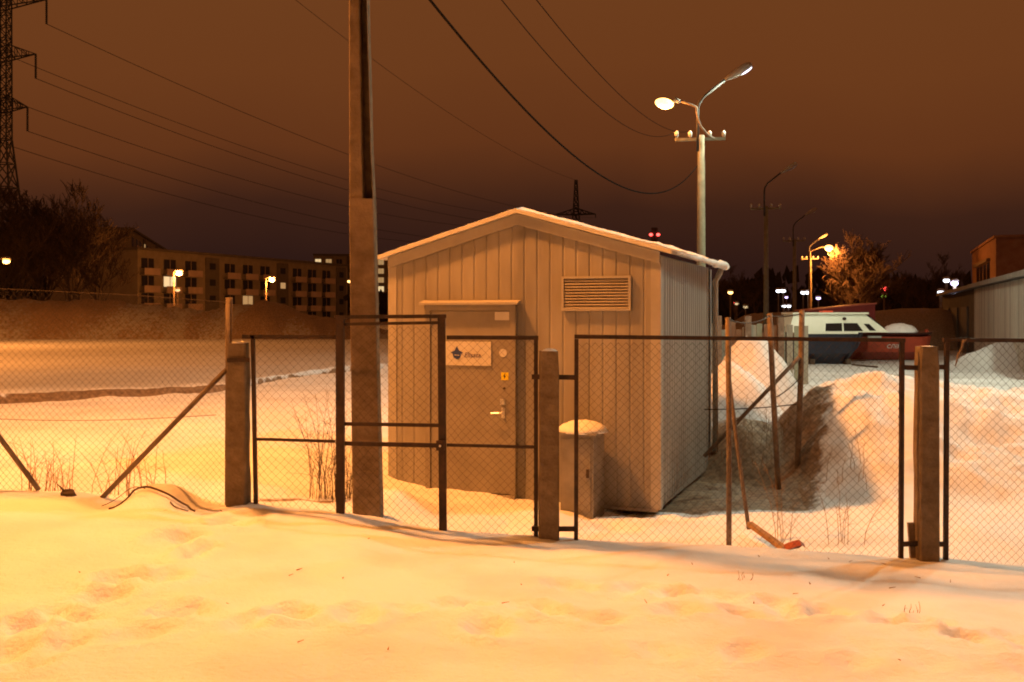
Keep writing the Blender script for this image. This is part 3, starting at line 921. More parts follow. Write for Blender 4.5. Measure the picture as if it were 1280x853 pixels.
down_light("mercury_light", (px0.x + 1.45, px0.y - .16, LZ + 9.62), MERCURY, E_HEAD, .2)
step = Vector((7.5, 22.0, 0))
lab2 = ["unlit street lamp with raked arm and four insulators right of the bright one", "second farther unlit street lamp, a thin dark pole above the boats", "farthest unlit street lamp, faint beside the orange tree lamp"]
for k in range(3):
    q = px0 + step * (k + 1)
    lamp_pole("street_lamp", (q.x, q.y, LZ - .15 * k), 1, lab2[k], "street lamps along the yard road", False, False)
# orange lamp by the tree
lp = W(1036, 310, 98)
o = thing("street_lamp", (lp.x + .8, 98, 0), "glowing orange street lamp beside the lit bare tree", "street lamp", "street lamps along the yard road")
b = MB(); b.tube([(lp.x + .8 - 2.6, 98, 0), (lp.x + .8 - 2.6, 98, 8.0), (lp.x - .9, 98, 8.4), (lp.x - .2, 98, 8.5)], [.14, .1, .05, .05], 6); b.build("pole", M_CONC_D, o)
b = MB(); b.ellipsoid(lp, (.42, .3, .26), 12, 8); b.build("lamp_bulb", M_SOD, o, smooth=True)
point_light("sodium_light", (lp.x, lp.y, lp.z - .5), SODIUM, 5000, .3)

# off-frame lamps of the same road that throw the light on this scene
def road_lamp(base, h, label, m, color, power, arm=(1, 0)):
    bx, by, bz = base
    o = thing("street_lamp", base, label, "street lamp", "street lamps outside the picture")
    b = MB(); b.tube([(bx, by, bz - .3), (bx, by, bz + h - .3)], [.16, .1], 8); b.build("pole", M_CONC_D, o, smooth=True)
    ax, ay = arm
    b = MB(); b.tube([(bx, by, bz + h - .5), (bx + ax * .5, by + ay * .5, bz + h), (bx + ax * 1.5, by + ay * 1.5, bz + h + .2)], .04, 8); b.build("lamp_arm", M_STEELD, o, smooth=True)
    b = MB(); b.ellipsoid((bx + ax * 1.75, by + ay * 1.75, bz + h + .15), (.32, .2, .12), 14, 8); hd = b.build("lamp_head", M_LAMPG, o, smooth=True)
    b = MB(); b.ellipsoid((bx + ax * 1.75, by + ay * 1.75, bz + h + .05), (.24, .15, .09), 14, 8); b.build("lamp_bulb", m, hd, smooth=True)
    down_light("lamp_light", (bx + ax * 2.0, by + ay * 2.0, bz + h - .1), color, power, .3)
road_lamp((-6.4, 9.9, .4), 9.6, "sodium street lamp just beyond the left edge of the picture", M_SOD, SODIUM, E_KEY)
road_lamp((-12.0, -3.0, .4), 9.2, "sodium street lamp behind the viewer on the left", M_SOD, SODIUM, 3400)
road_lamp((11.6, 13.5, .1), 11.2, "tall white street lamp over the snow heaps beyond the right edge", M_WHT, MERCURY, 2300, (-1, 0))
road_lamp((-24.0, 31.0, .3), 9.0, "sodium street lamp beside the ditch left of the picture", M_SOD, SODIUM, 9000)
road_lamp((-33.0, 50.0, .2), 9.0, "sodium street lamp by the far end of the left field", M_SOD, SODIUM, E_FIELD)
road_lamp((16.5, 25.0, .1), 9.0, "white street lamp over the yard beyond the right edge", M_WHT, MERCURY, E_WHITE, (-1, 0))

# ------------------------------------------------------------------ overhead wires near the poles
def wire(name, ends, sag, r, m, label, group=None, n=40, extra=None):
    a, c = Vector(ends[0]), Vector(ends[1])
    pts = []
    for k in range(n + 1):
        f = k / n; p = a.lerp(c, f); p.z -= 4 * sag * f * (1 - f); pts.append(p)
    b = MB(); b.tube(pts, r, 8); o = b.build(name, m, smooth=True)
    return tag(o, label, "cable", group)
wire("overhead_cable", ((-1.27, UY - .02, 5.35), (px0.x - .15, D - .1, 6.84)), 1.55, .014, M_BLACKC, "thick black cable sagging from the utility pole to the bright street lamp")
wire("overhead_wire", ((-1.1, UY, 5.97), (px0.x - .80, D, LZ + 7.88)), 1.0, .0065, M_BLACKC, "lower of two thin wires running to the bright lamp's left insulators")
wire("overhead_wire", ((-.8, UY, 5.97), (px0.x - .36, D, LZ + 7.88)), .75, .0065, M_BLACKC, "upper of two thin wires running to the bright lamp's left insulators")

# ------------------------------------------------------------------ side fence behind the wide panel
sf = thing("side_fence", (3.0, 11.0, .05), "rickety pipe fence with slanting brace between shed and snow heaps", "fence")
def pipe(name, pts, r, m=M_PIPE):
    b = MB(); b.tube(pts, r, 8); return b.build(name, m, sf, smooth=True)
pipe("post", [W(910, 397, 8.36), W(911.5, 560, 8.36), W(911, 706, 8.36)], .022)
pipe("post", [W(911, 470, 9.3), W(922, 560, 9.25), W(936, 662, 9.2)], .018)
pipe("post", [W(962, 392, 11.4), W(967, 500, 11.4), W(973, 612, 11.4)], .031)
pipe("post", [W(1002.5, 388, 12.0), W(1001, 470, 12.0), W(996, 600, 12.0)], .033)
pipe("brace", [W(999, 447, 11.97), W(880, 571, 12.0)], .023)
for a, c, sg in ((W(1002, 392, 12.0), W(962, 395, 11.4), .02), (W(962, 395, 11.4), W(910, 400, 8.36), .05), (W(1000, 505, 12.0), W(880, 512, 12.2), .02), (W(1002, 470, 12.0), W(967, 498, 11.4), .03)):
    b = MB(); b.tube([a.lerp(c, k / 8) - Vector((0, 0, 4 * sg * k / 8 * (1 - k / 8))) for k in range(9)], .007, 5); b.build("strand_wire", M_WIRE, sf)
b = MB(); b.bar(W(937, 655, 9.15), W(988, 692, 8.55), .05, .04, (0, 0, 1)); tag(b.build("fallen_board", M_STALK), "narrow pale board lying in the snow behind the wide panel", "board")
rng = random.Random(8); b = MB()
c0 = W(993, 686, 8.55)
b.add([(c0.x + dx * .08, c0.y + dy * .1, gz(c0.x + dx * .08, c0.y + dy * .1) + dz) for dx, dy, dz in ((-1, -.6, .0), (-.3, -.8, .03), (.5, -.7, .05), (1, -.4, .02), (-1.1, .1, .05), (-.2, 0, .085), (.5, .1, .10), (1.1, .2, .06), (-.7, .8, .0), (0, .9, .02), (.8, .8, .03))],
      [(0, 1, 5, 4), (1, 2, 6, 5), (2, 3, 7, 6), (4, 5, 9, 8), (5, 6, 10, 9), (6, 7, 10)])
tag(b.build("plastic_scrap", mat("orange_plastic", (.34, .075, .03), (.22, .045, .02), 12, .5)), "crumpled red orange plastic scrap on the snow behind the wide panel", "litter")

# ------------------------------------------------------------------ dry weeds and brush
def stems(b, c, n, h, spread, r, rng, sub=3, lean=(0, 0)):
    for k in range(n):
        x = c[0] + rng.gauss(0, spread * .35); y = c[1] + rng.gauss(0, spread * .35); z = gz(x, y) - .03
        hh = h * rng.uniform(.45, 1.1); dx = rng.gauss(0, .22) + lean[0]; dy = rng.gauss(0, .22) + lean[1]
        pts = [Vector((x, y, z))]
        for s in range(1, 5):
            f = s / 4; pts.append(Vector((x + dx * hh * f * f + rng.uniform(-.01, .01), y + dy * hh * f * f, z + hh * f * (1 - .12 * f * abs(dx)))))
        b.tube(pts, [r, r * .9, r * .75, r * .6, r * .3], 4, cap=False)
        for s in range(sub):
            f = rng.uniform(.35, .95); i = min(int(f * 4), 3); p = pts[i].lerp(pts[i + 1], f * 4 - i)
            q = p + Vector((rng.gauss(0, .09), rng.gauss(0, .09), rng.uniform(.02, .12))) * h * 1.2
            b.tube([p, p.lerp(q, .5) + Vector((0, 0, .01)), q], [r * .5, r * .4, r * .2], 3, cap=False)
WEEDS = [(-4.05, 9.1, 22, .50, .35, "dry reddish weeds at the far left edge behind the fence"),
         (-3.3, 8.9, 14, .62, .30, "sparse dry weeds behind the mesh left of the long brace"),
         (-3.75, 8.45, 10, .28, .3, "low brown weeds at the foot of the leftmost brace"),
         (-2.95, 8.6, 9, .45, .25, "thin dry stalks right beside the long brace's foot"),
         (-1.72, 9.5, 34, .95, .26, "tangled dry brush behind the left gate leaf"),
         (-1.50, 9.35, 22, .50, .16, "low dark brush between gate leaf and utility pole"),
         (2.32, 8.9, 6, .75, .12, "few bare stalks beside the orange scrap behind the mesh"),
         (2.85, 8.9, 7, .55, .22, "thin bare stalks left of the right concrete post"),
         (3.55, 11.0, 10, .40, .5, "scattered dry stalks at the foot of the big snow heap"),
         (2.9, 12.6, 22, .38, .55, "brown dead brush in the shade between shed and heaps"),
         (3.25, 13.2, 20, .40, .4, "dead brush on the dark bank under the slanting brace"),
         (4.2, 8.05, 4, .16, .2, "tiny stalks in the snow before the right panel"),
         (2.35, 6.1, 5, .11, .08, "little dry stalk tuft in the foreground snow at the right"),
         (1.55, 7.0, 4, .09, .08, "small dry tuft in the snow before the wide panel")]
for i, (x, y, n, h, sp, lb) in enumerate(WEEDS):
    b = MB(); rng = random.Random(100 + i)
    stems(b, (x, y), n, h, sp, .0032 if h > .2 else .0025, rng, 4 if h > .3 else 1)
    tag(b.build("dry_weeds", M_STALK if i not in (4, 5) else M_TWIG), lb, "weeds", "dry weeds around the fence")
# loop of old wire over the mound
b = MB()
lp_ = [(140, 622), (150, 634), (158, 638), (166, 642), (170, 636), (180, 628), (194, 622), (208, 620), (222, 619), (232, 624), (240, 632), (247, 637)]
def drape(px, dy=0.0, up=.008):
    x = (px - 640) / F * 7.95; y = 7.86 + dy
    return (x, y, gz(x, y) + up)
b.tube([drape(px, .03 * math.sin(px * .11), .006 + .02 * (px > 168) * (px < 238)) for px in range(142, 250, 5)], .008, 6)
b.tube([drape(px, -.07 - .03 * math.sin(px * .2)) for px in range(222, 246, 5)], .005, 5)
b.tube([drape(px, -.05, .04 + .03 * math.sin((px - 136) / 60 * math.pi)) for px in range(136, 192, 6)], .003, 5)
tag(b.build("wire_loop", M_TWIG), "dark loop of old wire curling over the small snow mound", "wire")
for (x, y, lb) in ((-3.43, 8.05, "dark broken clod on the snow crest left of the long brace"),):
    b = MB(); b.ellipsoid((x, y, gz(x, y) + .01), (.06, .04, .035), 8, 5, jit=.35, rng=random.Random(3)); b.tube([(x - .03, y, gz(x, y) + .03), (x - .09, y, gz(x, y) + .09)], [.012, .003], 5)
    tag(b.build("earth_clod", M_TWIG), lb, "clod")

# blown bits of bark and straw on the foreground snow
b = MB(); rng = random.Random(55)
for k in range(32):
    x = rng.uniform(-2.6, 3.6); y = rng.uniform(4.7, 8.0)
    if rng.random() < .6: x = rng.uniform(.6, 3.6)
    a = rng.uniform(0, math.pi); L = rng.uniform(.012, .045); z = gz(x, y) + .006
    b.tube([(x, y, z), (x + L * math.cos(a), y + L * math.sin(a), z + rng.uniform(0, .012))], [rng.uniform(.002, .005), .0015], 4)
lt = b.build("straw_litter", M_STALK); lt["kind"] = "stuff"; lt["label"] = "tiny bits of bark and straw scattered on the foreground snow"; lt["category"] = "litter"

# ------------------------------------------------------------------ boats
BS = 40.0 / F
def bp_(px, py, d=40.0): return W(px, py, d)
M_HULLB = mat("hull_navy", (.007, .011, .026), (.012, .017, .034), 3, .35, spec=.5)
M_HULLR = mat("hull_red", (.36, .055, .025), (.28, .045, .022), 3, .45)
M_CABIN = mat("boat_white", (.62, .66, .56), (.70, .73, .64), 3, .4, spec=.5)
M_GLASS = mat("dark_glass", (.012, .014, .016), rough=.05, spec=.9)
M_REDC = mat("red_cover", (.22, .030, .025), (.16, .022, .02), 1.5, .6)
def hull(b, x0, x1, yc, beam, z_keel, z_sheer, bow_right=True, bow_len=.35, rake=.6, n=16):
    L = x1 - x0; rings = []
    for k in range(n + 1):
        f = k / n
        w = beam / 2 * (1 if f < 1 - bow_len else math.sqrt(max(0, 1 - ((f - (1 - bow_len)) / bow_len) ** 2)) * .97 + .03)
        lift = 0 if f < 1 - bow_len else ((f - (1 - bow_len)) / bow_len) ** 2
        zk = z_keel + lift * (z_sheer - z_keel) * .75
        zs = z_sheer + .08 * lift
        x = x0 + L * f
        xs = x + 0
        rings.append([(xs, yc - w, zs), (x - rake * .2 * lift, yc - w * .86, zk + (zs - zk) * .35), (x - rake * lift, yc - w * .25, zk), (x - rake * lift, yc + w * .25, zk), (x - rake * .2 * lift, yc + w * .86, zk + (zs - zk) * .35), (xs, yc + w, zs)])
    b.loft(rings)
    return b
bo = thing("cabin_boat", (bp_(1045, 455).x, 40.5, .05), "laid up motor boat with pale cabin and dark blue hull", "boat")
xa, xb = bp_(1003, 415).x, bp_(1083, 415).x
b = MB(); hull(b, xa - .6, xb + .1, 40.6, 1.9, bp_(0, 456).z, bp_(0, 416).z, True, .3, .9); b.build("hull", M_HULLB, bo, smooth=False)
b = MB(); b.bar((xa - .6, 39.63, bp_(0, 416).z), (xb - .45, 39.63, bp_(0, 416).z), .09, .05, (0, 1, 0)); b.build("rubbing_strake", M_CABIN, bo)
# cabin: side profile with sloping back and windscreen, narrower on top
prof_lo = [(983, 415.5), (1108, 415.5)]; prof_hi = [(991, 392.5), (1079, 391)]
y0, y1 = 39.72, 41.45
def P3(px, py, y): return Vector(((px - 640) * BS, y, CAMZ - (py - HOR) * BS))
b = MB()
lo = [P3(983, 415.5, y0), P3(1108, 415.5, y0), P3(1108, 415.5, y1), P3(983, 415.5, y1)]
hi = [P3(991, 393.5, y0 + .12), P3(1078, 392, y0 + .12), P3(1078, 392, y1 - .12), P3(991, 393.5, y1 - .12)]
b.loft([lo, hi]); cab = b.build("cabin", M_CABIN, bo)
b = MB(); b.box(P3(989, 0, 0).x, P3(1083, 0, 0).x, y0 + .02, y1 - .02, P3(0, 393.2, 0).z, P3(0, 390.8, 0).z); b.build("cabin_roof", M_CABIN, cab)
def quad_panel(name, pts, y_at, m, parent, th=.02, out=.012):
    """panel lying on the leaning cabin side"""
    ps = []
    for px, py in pts:
        f = (415.5 - py) / 22.5
        ps.append(P3(px, py, y0 + .12 * f - out))
    b = MB(); b.prism(ps, (0, th, 0)); return b.build(name, m, parent)
quad_panel("side_window", [(1030, 404.5), (1050, 404), (1050, 414), (1029, 414)], 0, M_GLASS, cab)
quad_panel("side_window", [(1052, 404), (1069, 404), (1076, 414), (1052, 414)], 0, M_GLASS, cab)
quad_panel("side_window", [(1077, 405), (1084, 405), (1092, 413.5), (1084, 413.5)], 0, M_GLASS, cab)
b = MB()
wl, wh = P3(1104, 413, y0 + .12), P3(1083, 395, y0 + .2)
nrm = Vector((wl.z - wh.z, 0, -(wl.x - wh.x))).normalized() * -1
b.prism([wl + nrm * .0 + Vector((.03, 0, .02)), Vector((wl.x + .03, y1 - .12, wl.z + .02)), Vector((wh.x + .03, y1 - .2, wh.z + .02)), wh + Vector((.03, 0, .02))], (.012, 0, .012)); b.build("windscreen", M_GLASS, cab)
b = MB(); b.box(P3(1027, 0, 0).x, P3(1040, 0, 0).x, y0 + .15, y0 + .6, P3(0, 390.8, 0).z, P3(0, 388.5, 0).z); b.build("life_raft", mat("red_case", (.70, .08, .03), rough=.5), cab)
b = MB(); b.ellipsoid(P3(1053, 398.5, y0 + .03), (.08, .05, .06), 8, 6); b.build("horn", M_FRAME, cab)
b = MB(); b.ellipsoid(P3(1074, 392, y0 + .2), (.09, .06, .06), 8, 6); b.build("roof_lamp", M_FRAME, cab)
for px in (1015, 1060):
    b = MB(); b.box(P3(px - 3, 0, 0).x, P3(px + 3, 0, 0).x, 39.9, 41.2, -.15, P3(0, 449, 0).z); b.build("keel_block", M_BARK, bo)
# red open boat behind and to the right
rb = thing("open_boat", (bp_(1120, 450).x, 42.5, .05), "red open boat with a load of snow beside the blue hulled one", "boat")
S2 = 42.5 / F
def Q3(px, py, y=42.5): return Vector(((px - 640) * S2, y, CAMZ - (py - HOR) * S2))
b = MB(); hull(b, Q3(1060, 0).x, Q3(1168, 0).x, 42.9, 1.8, Q3(0, 450).z, Q3(0, 421).z, True, .22, .5); rh = b.build("hull", M_HULLR, rb)
b = MB(); hull(b, Q3(1058, 0).x, Q3(1170, 0).x, 42.9, 1.86, Q3(0, 421.5).z + .02, Q3(0, 416).z, True, .22, .1); b.build("gunwale", mat("gunwale_dark", (.10, .03, .02), (.06, .02, .015), 4, .6), rb)
b = MB(); b.ellipsoid((Q3(1129, 0).x, 42.9, Q3(0, 417).z), (22 * S2, .75, 12 * S2), 18, 7, 0.0, .07, random.Random(5)); b.build("snow_load", M_SNOW, rb, smooth=True)
b = MB(); b.prism([Q3(1079, 420, 41.98), Q3(1096, 420, 41.98), Q3(1096, 422.5, 41.98), Q3(1079, 422.5, 41.98)], (0, .02, 0)); b.build("name_board", M_LAMPG, rb)
text_mesh("lettering", "CЛEMP", .22, M_PLATE, rb, (Q3(1103, 0).x - ROOT[rb.name].x, 42.02 - ROOT[rb.name].y, Q3(0, 435).z - ROOT[rb.name].z), (math.pi / 2 - .12, 0, 0), .2)
b = MB(); b.bar(Q3(1158, 412), Q3(1158, 442), .12, .1); b.build("bow_post", M_HULLR, rb)
# red slab-sided trailer behind the boats
tr = thing("red_trailer", (Q3(1055, 400).x, 47, .1), "dark red low trailer body behind the pale boat cabin", "trailer")
S3 = 47 / F
def R3(px, py, y=47.0): return Vector(((px - 640) * S3, y, CAMZ - (py - HOR) * S3))
b = MB(); b.prism([R3(1012, 388), R3(1094, 379.5), R3(1094, 404), R3(1012, 404)], (0, 2.2, 0)); b.build("body", M_REDC, tr)
b = MB(); b.prism([R3(1010, 387.2, 46.97), R3(1096, 378.6, 46.97), R3(1096, 380.2, 46.97), R3(1010, 388.8, 46.97)], (0, 2.26, 0)); b.build("top_edge", mat("red_trim", (.40, .10, .07), rough=.5), tr)
b = MB(); b.box(R3(1012, 0).x, R3(1094, 0).x, 47.1, 49.1, R3(0, 408).z, R3(0, 404).z); b.build("chassis", M_FRAME, tr)
for px in (1028, 1080):
    b = MB(); b.tube([(R3(px, 0).x, 46.98, .65), (R3(px, 0).x, 47.3, .65)], .55, 16); wv = b.build("wheel", M_FRAME, tr)
    b = MB(); b.tube([(R3(px, 0).x, 46.95, .65), (R3(px, 0).x, 46.98, .65)], .25, 12); b.build("rim", M_LAMPG, wv)
# ladder lying before the boats
b = MB(); b.bar(W(1066, 456, 38.2), W(1096, 459, 36.8), .12, .05, (0, 0, 1)); tag(b.build("plank", M_BARK), "dark plank lying on the snow before the blue hull", "plank")

# ------------------------------------------------------------------ board fence behind the heaps
bf = thing("board_fence", (W(945, 0, 28).x, 28, .1), "weathered grey board fence behind the snow heaps", "fence")
rng = random.Random(21)
M_BOARDS = [mat("board_grey", (.20, .20, .17), (.28, .28, .24), 4, .9, stretch=(6, 6, .6)), mat("board_brown", (.16, .10, .07), (.22, .15, .10), 4, .9, stretch=(6, 6, .6)), mat("board_green", (.17, .20, .16), (.23, .26, .2), 4, .9)]
x = W(884, 0, 28).x
while x < W(1006, 0, 28).x:
    w = rng.uniform(.13, .2)
    zt = 1.72 + rng.uniform(-.10, .08) - (.12 if rng.random() < .15 else 0)
    b = MB(); b.box(x, x + w, 28 + rng.uniform(-.012, .012), 28.03, -.1, zt); b.build("board", rng.choice(M_BOARDS), bf)
    x += w + rng.uniform(.015, .05)
for z in (.5, 1.4):
    b = MB(); b.box(W(884, 0, 28).x, W(1006, 0, 28).x, 28.032, 28.09, z, z + .1); b.build("rail", M_BOARDS[1], bf)
for px in (894, 931, 972):
    b = MB(); b.box(W(px, 0, 27.9).x, W(px, 0, 27.9).x + .16, 27.82, 27.98, -.1, 1.95); b.build("post", M_PIPE, bf)
# low earth heap beyond the fence
eb = heap_mesh("earth_heap", np.arange(10, 34, .6), np.arange(54, 66, .5), lambda X, Y: .05 + np.interp(X, [10, 14, 24, 30, 34], [0, 2.1, 2.3, 1.8, 0]) * np.clip(1 - ((Y - 60) / 5) ** 2, 0, None) + .3 * fbm(X, Y, .5, 4) * np.clip(1 - ((Y - 60) / 5) ** 2, 0, None) - .02, lambda X, Y, Z: .75 + .1 * fbm(X, Y, .4, 3))
eb["kind"] = "structure"

# ------------------------------------------------------------------ garages on the right
gdir = Vector((.31, .95, 0)).normalized()
ga = Vector((16.7, 33.9, 0)) - gdir * 6.0
gn = Vector((gdir.y, -gdir.x, 0))      # away from the yard
ZT = 3.2
def garage(name, s0, s1, zt, label, wallm, boards, roofm):
    o = thing(name, ga + gdir * ((s0 + s1) / 2), label, "garage", "row of garages along the yard")
    def q(s, d, z): return ga + gdir * s + gn * d + Vector((0, 0, z))
    b = MB(); b.loft([[q(s0, .04, -.2), q(s1, .04, -.2), q(s1, 6, -.2), q(s0, 6, -.2)], [q(s0, .04, zt), q(s1, .04, zt), q(s1, 6, zt), q(s0, 6, zt)]]); w = b.build("wall", wallm, o)
    if boards:
        n = int((s1 - s0) / .33); rr = random.Random(6)
        for k in range(n):
            a = s0 + (s1 - s0) * k / n; c = a + (s1 - s0) / n - .035
            t = rr.uniform(.0, .02)
            b = MB(); b.loft([[q(a, -t, -.1), q(c, -t, -.1), q(c, .035, -.1), q(a, .035, -.1)], [q(a, -t, zt - .02), q(c, -t, zt - .02), q(c, .035, zt - .02), q(a, .035, zt - .02)]])
            b.build("panel", boards[rr.randrange(len(boards))], w)
    b = MB(); b.loft([[q(s0 - .1, -.3, zt + .004), q(s1 + .02, -.3, zt + .004), q(s1 + .02, 6.3, zt + .3), q(s0 - .1, 6.3, zt + .3)], [q(s0 - .1, -.3, zt + .18), q(s1 + .02, -.3, zt + .18), q(s1 + .02, 6.3, zt + .5), q(s0 - .1, 6.3, zt + .5)]]); b.build("roof", roofm, o)
    return o, q
MG = [mat("pale_board", (.36, .34, .30), (.44, .42, .37), 3, .8, stretch=(3, 3, .4)), mat("pale_board_b", (.27, .26, .23), (.35, .33, .29), 3, .8, stretch=(3, 3, .4)), mat("pale_board_c", (.40, .38, .33), (.48, .46, .41), 3, .8, stretch=(3, 3, .4))]
M_GDARK = mat("dark_garage", (.045, .038, .033), (.08, .07, .06), 2, .85)
MR = mat("garage_roof", (.16, .15, .14), (.24, .23, .21), 2, .8)
garage("garage", 0, 20.6, ZT, "long pale board clad garage at the right edge", M_GDARK, MG, MR)
go, gq = garage("garage", 20.7, 38.5, ZT - .02, "dark garage joined to the far end of the pale one", M_GDARK, None, MR)
for s_ in (23.5, 28.5, 33.5):
    b = MB(); b.loft([[gq(s_, -.03, .05), gq(s_ + 3, -.03, .05), gq(s_ + 3, .035, .05), gq(s_, .035, .05)], [gq(s_, -.03, 2.4), gq(s_ + 3, -.03, 2.4), gq(s_ + 3, .035, 2.4), gq(s_, .035, 2.4)]]); b.build("door", mat("garage_door", (.07, .06, .055), (.10, .09, .08), 3, .7), go)

# taller brick building behind the garages
bd = thing("brick_building", W(1245, 395, 80) - Vector((0, 0, 2)), "tall brown brick building behind the pale garage at the right", "building")
M_BRICK = mat("brown_brick", (.24, .12, .06), (.32, .17, .09), 2, .9)
A = W(1245, 395, 80); A.z = 0
du = Vector((.33, .944, 0)).normalized(); dv = Vector((du.y, -du.x, 0))
def bq(s, d, z): return A + du * s + dv * d + Vector((0, 0, z))
b = MB(); b.loft([[bq(0, 0, -.2), bq(21, 0, -.2), bq(21, 16, -.2), bq(0, 16, -.2)], [bq(0, 0, 7.95), bq(21, 0, 7.95), bq(21, 16, 7.95), bq(0, 16, 7.95)]]); b.build("wall", M_BRICK, bd)
b = MB(); b.loft([[bq(-.15, -.15, 7.955), bq(21.15, -.15, 7.955), bq(21.15, 16, 7.955), bq(-.15, 16, 7.955)], [bq(-.15, -.15, 8.15), bq(21.15, -.15, 8.15), bq(21.15, 16, 8.15), bq(-.15, 16, 8.15)]]); b.build("parapet", M_BRICK, bd)
for k in range(4):
    s_ = 4.5 + k * 3.0
    b = MB(); b.loft([[bq(s_, -.04, 2.5), bq(s_ + 2.2, -.04, 2.5), bq(s_ + 2.2, .02, 2.5), bq(s_, .02, 2.5)], [bq(s_, -.04, 6.3), bq(s_ + 2.2, -.04, 6.3), bq(s_ + 2.2, .02, 6.3), bq(s_, .02, 6.3)]]); wn = b.build("window", M_GLASS, bd)
b = MB(); b.loft([[bq(4.2, -.3, 6.35), bq(16.2, -.3, 6.35), bq(16.2, .02, 6.35), bq(4.2, .02, 6.35)], [bq(4.2, -.3, 6.6), bq(16.2, -.3, 6.6), bq(16.2, .02, 6.6), bq(4.2, .02, 6.6)]]); b.build("lintel", M_CONC_D, bd)

# ------------------------------------------------------------------ apartment blocks
M_APT = mat("apartment_wall", (.27, .22, .15), (.34, .28, .19), 1, .9)
M_APT2 = mat("balcony_panel", (.46, .34, .26), (.54, .40, .31), 1, .9)
M_APTD = mat("stair_strip", (.13, .11, .08), (.17, .14, .1), 1, .9)
M_PANE = mat("night_pane", (.035, .030, .026), rough=.25, spec=.5)
def block(name, A, dvec, L, depth, zt, floors, bays, label, seed, lit=.06, balc=True, z0=.3):
    d = Vector(dvec).normalized(); n = Vector((d.y, -d.x, 0))   # n points to the viewer side
    o = thing(name, A + d * L / 2, label, "building", "apartment blocks beyond the field")
    rng = random.Random(seed)
    def q(s, out, z): return A + d * s + n * out + Vector((0, 0, z))
    def bx(s0, s1, o0, o1, za, zb, nm, m, par):
        b = MB(); b.loft([[q(s0, o1, za), q(s1, o1, za), q(s1, o0, za), q(s0, o0, za)], [q(s0, o1, zb), q(s1, o1, zb), q(s1, o0, zb), q(s0, o0, zb)]]); return b.build(nm, m, par)
    w = bx(0, L, -depth, 0, -2, zt, "wall", M_APT, o)
    bx(-.2, L + .2, -depth - .2, .25, zt + .003, zt + .35, "roof", M_APTD, o)
    fh = (zt - 1.0 - z0) / floors; bw_ = L / bays
    for i in range(bays):
        s = i * bw_
        stair = (i % 4 == 3)
        if stair:
            bx(s + bw_ * .15, s + bw_ * .85, .0, .12, 0, zt - .4, "stair_strip", M_APTD, o)
        for f in range(floors):
            z = z0 + f * fh + .9
            m = M_PANE
            r_ = rng.random()
            if r_ < lit: m = M_WINL
            elif r_ < lit * 2.5: m = M_WIND
            if stair:
                bx(s + bw_ * .35, s + bw_ * .65, .125, .16, z + .4, z + 1.4, "window", M_WIND if rng.random() < .15 else M_PANE, o); continue
            wn = bx(s + bw_ * .16, s + bw_ * .70, .005, .06, z, z + 1.5, "window", m, o)
            bx(s + bw_ * .42, s + bw_ * .44, .062, .10, z, z + 1.5, "mullion", M_APT2, wn)
            if balc:
                bx(s + bw_ * .08, s + bw_ * .78, .9, 1.0, z - .95, z + .05, "balcony", M_APT2, o)
                bx(s + bw_ * .08, s + bw_ * .78, .005, .89, z - .95, z - .80, "balcony_floor", M_APTD, o)
    return o
block("apartment_block", Vector((-54, 150, 0)), (22.2, 50, 0), 55, 12, 11.5, 4, 12, "long four storey apartment block with balconies beyond the left field", 3, lit=.02)
block("apartment_block", Vector((W(164, 0, 185).x, 185, 0)), (-17, 74, 0), 76, 14, 17.3, 6, 14, "taller apartment block rising behind the left end of the long one", 9, lit=.0)
b4 = block("apartment_block", Vector((W(392, 0, 300).x, 300, 0)), (60, 8, 0), 24, 12, 19.5, 7, 8, "dark tower block with a few lit windows behind the utility pole", 13, lit=.22, balc=False)

# ------------------------------------------------------------------ lamps along the left street
def small_lamp(p, label, m=M_SODF, r=.36, light=None, name="street_lamp", cat="street lamp", arm=.0):
    z0 = 0.0
    o = thing(name, (p.x + arm, p.y, z0), label, cat, "small lights on the far streets")
    b = MB(); b.tube([(p.x + arm, p.y, z0), (p.x + arm, p.y, p.z + .2), (p.x, p.y, p.z + r * .9)], [.12, .09, .05], 6); b.build("pole", M_CONC_D, o)
    b = MB(); b.ellipsoid((p.x, p.y, p.z + r * .75), (r * 1.25, r, r * .5), 10, 6); b.build("lamp_head", M_LAMPG, o)
    b = MB(); b.ellipsoid(p, (r, r * .8, r * .62), 10, 8); b.build("lamp_bulb", m, o, smooth=True)
    if light:
        point_light("lamp_light", (p.x, p.y - .6, p.z - .5), light[0], light[1], .3)
    return o
small_lamp(W(8, 327, 92), "orange street lamp at the left edge before the dark trees", r=.34, light=(SODIUM, 300), arm=-.8)
small_lamp(W(224, 342, 120), "orange street lamp before the left half of the long apartment block", r=.42, light=(SODIUM, 3400), arm=-.6)
small_lamp(W(340, 350, 140), "orange street lamp before the middle of the long apartment block", r=.44, light=(SODIUM, 3400), arm=-.8)
small_lamp(W(222, 363, 128), "yellowish lamp right below the orange lamp at the long apartment block", M_WINL, r=.32)
small_lamp(W(437, 352, 210), "pale lamp just left of the utility pole", M_SODF, r=.45)
